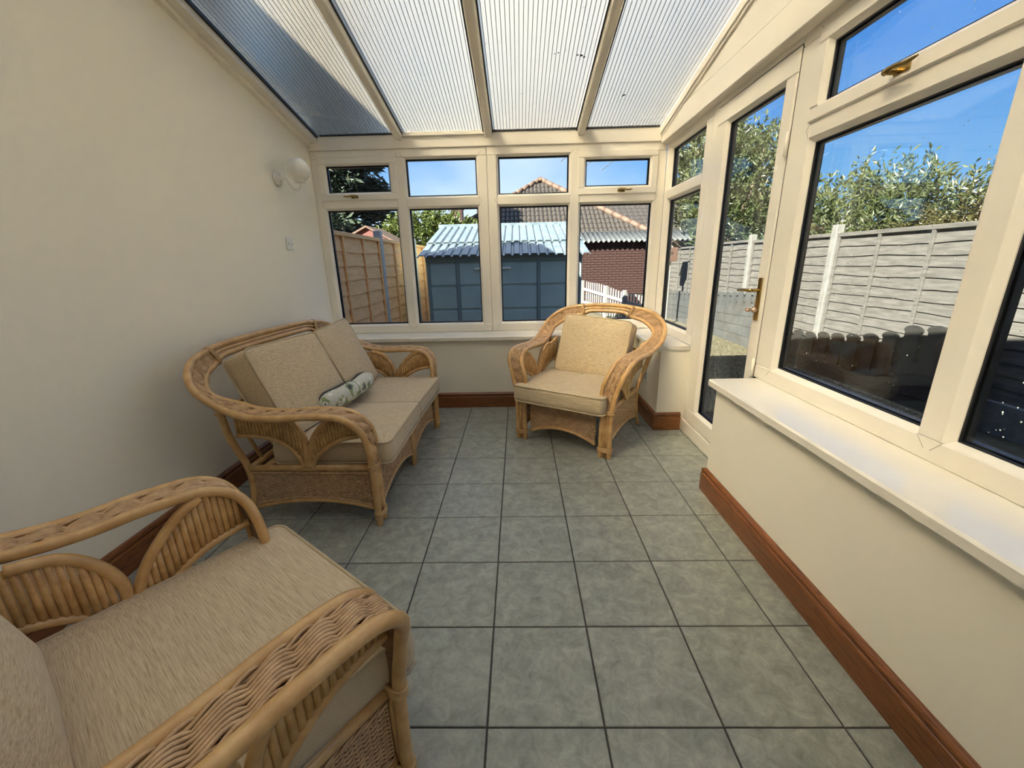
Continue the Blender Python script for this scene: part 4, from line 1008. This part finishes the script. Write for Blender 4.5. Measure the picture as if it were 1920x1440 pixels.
# neighbouring bungalow: hipped tiled roof
bg = thing('bungalow', 'bungalow with a brown tiled hipped roof behind the shed', 'house', (1.05, 12.95, GND))
ex, ez, ay, az = 3.42, 2.31, 3.42, 4.55
MB().box((-3.05, .35, 0), (3.05, 6.5, ez)).build('wall', PALEWALL, bg)
rf2 = MB().add([(-ex, 0, ez), (ex, 0, ez), (ex, 2 * ay, ez), (-ex, 2 * ay, ez), (0, ay, az), (-ex, 0, ez - .1), (ex, 0, ez - .1), (ex, 2 * ay, ez - .1), (-ex, 2 * ay, ez - .1)], [(0, 1, 4), (1, 2, 4), (2, 3, 4), (3, 0, 4), (5, 6, 1, 0), (6, 7, 2, 1), (7, 8, 3, 2), (8, 5, 0, 3), (5, 8, 7, 6)]).build('roof', RTILE, bg)
tm = MB(); prof = [(0, 0), (.03, .035), (.075, .045), (.12, .03), (.15, .0), (.18, .035), (.225, .045), (.27, .03), (.30, 0)]; vs = []
for (x, h) in prof: vs += [(x, 0, h + .02), (x, .36, h), (x, .36, h - .015), (x, 0, h - .0)]
tm.add(vs, [(i * 4 + q, i * 4 + (q + 1) % 4, i * 4 + 4 + (q + 1) % 4, i * 4 + 4 + q) for i in range(len(prof) - 1) for q in range(4)]); tmm = tm.mesh('roof_tile', RTILE)
pitch_ = math.atan2(az - ez, ay); Lr = math.hypot(az - ez, ay); rows = int(Lr / .31)
for r in range(rows):
    s0 = r * .31; f = (s0 + .2) / Lr; half = ex * (1 - f); nn_ = int(half / .30)
    for c in range(-nn_ - (1 if half - nn_ * .3 > .15 else 0), nn_ + (1 if half - nn_ * .3 > .15 else 0)):
        put('roof_tile', tmm, rf2, (c * .30, s0 * math.cos(pitch_), ez + s0 * math.sin(pitch_) + .01), (pitch_, 0, 0))
    for c in range(-nn_, nn_):   # right-hand slope
        if r < 6: put('roof_tile', tmm, rf2, (ex - s0 * math.cos(pitch_), ay + c * .30, ez + s0 * math.sin(pitch_) + .01), Matrix.Rotation(math.pi / 2, 3, 'Z').to_4x4().to_3x3().__matmul__(Matrix.Rotation(pitch_, 3, 'X')).to_euler())
for (a, b) in (((-ex, 0, ez), (0, ay, az)), ((ex, 0, ez), (0, ay, az))):
    a, b = Vector(a), Vector(b); n = 14
    for k in range(n):
        p, q = a.lerp(b, k / n), a.lerp(b, (k + 1.08) / n); MB().tube([p + Vector((0, 0, .05)), q + Vector((0, 0, .06))], [.10, .088], 8).build('hip_tile', RTILE2, rf2, True)
MB().lathe([(.2, 0), (.17, .08), (.08, .14), (.01, .16)], (0, ay, az - .02), 'z', 10).build('apex_cap', RTILE2, rf2, True)
# farther roof to the right
fh = thing('far_house', 'farther house with a long brown roof beyond the bungalow', 'house', (8.1, 21, GND))
MB().box((-3.6, 0, 0), (6, 6, 2.9)).build('wall', PALEWALL, fh)
r3 = MB().extrude([(-.3, 2.8), (3, 4.75), (6.3, 2.8)], (10, 0, 0), (-3.8, 0, 0), (0, 1, 0), (0, 0, 1)).build('roof', RTILE, fh)
for r in range(9):
    ribbed('tile_course', r3, -3.8, 6.2, -.3 + r * .37, 2.84 + r * .2186, -.3 + (r + 1) * .37, 2.82 + (r + 1) * .2186, .30, .04, RTILE)
MB().tube([(-3.8, 3, 4.8), (6.2, 3, 4.8)], .11, 8).build('ridge', RTILE2, r3, True)
# chimney house and aerials far behind the hedge
ch_ = thing('distant_house', 'distant house with a brick chimney showing above the hedge', 'house', (-4.2, 27, GND))
MB().extrude([(0, 0), (5, 0), (5, 2.6), (2.5, 3.7), (0, 2.6)], (0, 5, 0), (0, 0, 0), (1, 0, 0), (0, 0, 1)).build('wall', PALEWALL, ch_)
c1 = MB().rbox((.0, 0, 3.0), (.75, .6, 5.05), .02).build('chimney_stack', BRICK, ch_); MB().rbox((-.06, -.06, 4.85), (.81, .66, 4.97), .02).build('chimney_course', BRICK, c1)
for x in (.2, .55): MB().lathe([(.10, 5.05), (.085, 5.35), (.10, 5.38)], (x, .3, 0), 'z', 10).build('chimney_pot', RTILE2, c1, True)
ae = thing('aerial', 'thin television aerial on a mast above the hedge', 'aerial', (-1.99, 21, GND))
MB().tube([(0, 0, 0), (0, 0, 4.6)], .02, 6).build('mast', CONC, ae); MB().tube([(-.35, 0, 4.5), (.35, 0, 4.55)], .012, 5).build('boom', CONC, ae)
for k in range(6): MB().tube([(-.3 + k * .12, -.2, 4.505 + .008 * k), (-.3 + k * .12, .2, 4.505 + .008 * k)], .008, 4).build('element', CONC, ae)
m2 = MB().tube([(0, 0, 0), (0, 0, 3.6)], .02, 6).build('antenna_pole', CONC, label='bare thin mast beside the television aerial', category='mast'); m2.location = (-1.52, 21, GND)
# overhead wires
for k, (p, q) in enumerate((((1.6, 14, 4.5), (7.5, 24, 11.0)), ((2.4, 14, 4.3), (8.6, 24, 10.6)), ((3.0, 14, 4.2), (9.0, 23, 9.8)))):
    p, q = Vector(p), Vector(q); MB().tube([p.lerp(q, t / 10) - Vector((0, 0, .25 * math.sin(math.pi * t / 10))) for t in range(11)], .016, 5).build('overhead_wire', mat('wire', (.10, .11, .13), .6), label=['leftmost thin overhead wire in the top right back pane', 'middle thin overhead wire in the top right back pane', 'rightmost thin overhead wire in the top right back pane'][k], category='wire', group='overhead wires')
# red outbuilding behind the left fence
ro = thing('outbuilding', 'small red outbuilding gable peeping over the brown fence', 'shed', (-3.56, 6.6, GND))
MB().extrude([(0, 0), (1.6, 0), (1.6, 1.74), (.85, 2.15), (0, 1.74)], (0, 1.0, 0), (0, 0, 0), (1, 0, 0), (0, 0, 1)).build('wall', mat('red_boards', (.10, .032, .026), .8), ro)
MB().extrude([(-.1, 1.70), (.85, 2.16), (1.66, 1.72), (1.66, 1.75), (.85, 2.195), (-.1, 1.735)], (0, 1.1, 0), (0, -.05, 0), (1, 0, 0), (0, 0, 1)).build('roof', RTILE2, ro)

# ------------------------------------------------------------------ trees and shrubs
def leaf(mb, p, d, L, w, rnd):
    d = d.normalized(); s = d.cross(Vector((rnd.gauss(0, 1), rnd.gauss(0, 1), rnd.gauss(0, 1)))); s = s.normalized() if s.length > 1e-4 else d.orthogonal()
    n = d.cross(s) * (w * .25)
    mb.add([p, p + d * L * .5 + s * w * .5 + n, p + d * L, p + d * L * .5 - s * w * .5 + n], [(0, 1, 2), (0, 2, 3)])
def shrub(name, label, base, crown, shoots, per, LL, lw, m, seed, group, upness=.6, slen=(.5, 1.1), cat='tree'):
    rnd = random.Random(seed); o = thing(name, label, cat, base, 0, group); B = Vector(base); mb = MB(); br_ = MB(); c0 = Vector(crown[0]) - B
    MB().tube(catmull([(0, 0, 0), (.05, .02, c0.z * .35), tuple(c0 * .6)], 5), [.10, .095, .09, .085, .08, .075, .07, .065, .06, .055, .05], 8).build('trunk', BARK, o, True)
    for k in range(12):
        a = rnd.uniform(0, 6.28); cc = Vector(crown[0]) - B; r = Vector(crown[1])
        e = cc + Vector((math.cos(a) * r.x * .7, math.sin(a) * r.y * .7, rnd.uniform(-.3, .7) * r.z)); s0 = c0 * rnd.uniform(.2, .6)
        br_.tube([s0, s0.lerp(e, .5) + Vector((0, 0, .15)), e], [.035, .025, .010], 5)
    br_.build('branches', BARK, o, True, kind='stuff')
    blobs = [crown] if not isinstance(crown[0][0], (tuple, list)) else crown
    for k in range(shoots):
        c, r = Vector(crown[0]) - B, Vector(crown[1])
        while True:
            q = Vector((rnd.uniform(-1, 1), rnd.uniform(-1, 1), rnd.uniform(-1, 1)))
            if .25 < q.length < 1: break
        q *= (.55 + .45 * q.length) / max(q.length, .3) * q.length ** .5 if q.length < .8 else 1
        p = c + Vector((q.x * r.x, q.y * r.y, q.z * r.z))
        d = (Vector((q.x, q.y, q.z * .6)) * (1 - upness) + Vector((rnd.gauss(0, .25), rnd.gauss(0, .25), upness))).normalized()
        sl = rnd.uniform(*slen)
        for j in range(per):
            t = j / per * sl; pt = p + d * (t - sl * .5) + Vector((rnd.gauss(0, .02), rnd.gauss(0, .02), rnd.gauss(0, .02)))
            ld = (d * .7 + Vector((rnd.gauss(0, .6), rnd.gauss(0, .6), rnd.gauss(0, .4)))); leaf(mb, pt, ld, LL * rnd.uniform(.6, 1.2), lw * rnd.uniform(.7, 1.2), rnd)
    mb.build('foliage', m, o, fix=False, kind='stuff'); return o
G1 = 'trees and shrubs beyond the right fence'
shrub('leafy_tree', 'large leafy shrub above the fence in the big right pane', (6.3, 6.3, GND), ((6.3, 6.4, 1.75), (1.0, 1.6, .85)), 420, 26, .12, .040, LEAF1, 21, G1, .75, (.5, 1.1))
shrub('leafy_tree', 'olive green bush right of the large shrub over the fence', (6.6, 5.0, GND), ((6.6, 4.7, 1.55), (.8, .85, .45)), 180, 24, .09, .035, LEAF2, 22, G1, .4, (.3, .6))
shrub('leafy_tree', 'dry brown twiggy tree behind the olive bush', (7.6, 5.7, GND), ((7.6, 5.65, 2.05), (.5, .55, .5)), 90, 16, .06, .022, LEAF5, 23, G1, .55, (.4, .8))
shrub('leafy_tree', 'tall glossy tree filling the upper part of the door glass', (5.8, 10.3, GND), ((5.8, 10.0, 2.7), (1.3, 1.9, 1.55)), 420, 26, .16, .055, LEAF1, 24, G1, .45, (.4, .9))
shrub('leafy_tree', 'dark green undergrowth just above the fence by the door', (6.2, 8.2, GND), ((6.2, 8.1, 1.5), (.9, 1.1, .5)), 200, 24, .10, .04, LEAF6, 25, G1, .3, (.3, .6))
shrub('leafy_tree', 'dense light green tree filling the narrow side light', (6.1, 12.6, GND), ((6.15, 12.5, 3.2), (1.35, 1.5, 2.1)), 520, 26, .16, .075, LEAF1, 26, G1, .3, (.4, .8))
shrub('leafy_tree', 'dark hedge shrub low behind the right hand mullion', (6.8, 4.0, GND), ((6.8, 3.8, 1.45), (.7, .8, .55)), 160, 24, .08, .035, LEAF6, 27, G1, .3, (.3, .5))
shrub('garden_hedge', 'sunlit yellow green hedge over the brown fence beside the shed', (-2.1, 9.0, GND), ((-2.05, 9.0, 1.78), (1.40, .55, .66)), 620, 26, .085, .05, LEAF3, 28, None, .35, (.2, .45), 'hedge')
# conifer
cf = thing('conifer_tree', 'tall dark conifer behind the brown fence at the left', 'tree', (-4.75, 10.2, GND)); rnd = random.Random(5)
MB().tube([(0, 0, 0), (0, 0, 7.5)], [.22, .04], 10).build('trunk', BARK, cf, True); mb = MB(); bmb = MB()
for k in range(250):
    z = rnd.uniform(.6, 7.2); Lb = 2.75 * (1 - z / 8.2) * rnd.uniform(.75, 1.1); a = rnd.uniform(0, 6.28); d = Vector((math.cos(a), math.sin(a), -.12)); st = Vector((0, 0, z))
    bmb.tube([st, st + d * Lb * .5 + Vector((0, 0, -.05)), st + d * Lb], [.03, .02, .008], 4)
    for j in range(110):
        t = rnd.uniform(.12, 1.03); p = st + d * (Lb * t) + Vector((rnd.gauss(0, .10), rnd.gauss(0, .10), rnd.gauss(0, .07) - .05 * t))
        leaf(mb, p, d + Vector((rnd.gauss(0, .7), rnd.gauss(0, .7), rnd.gauss(0, .4))), rnd.uniform(.16, .34), .085, rnd)
bmb.build('branches', BARK, cf, True, kind='stuff'); mb.build('foliage', LEAF4, cf, fix=False, kind='stuff')
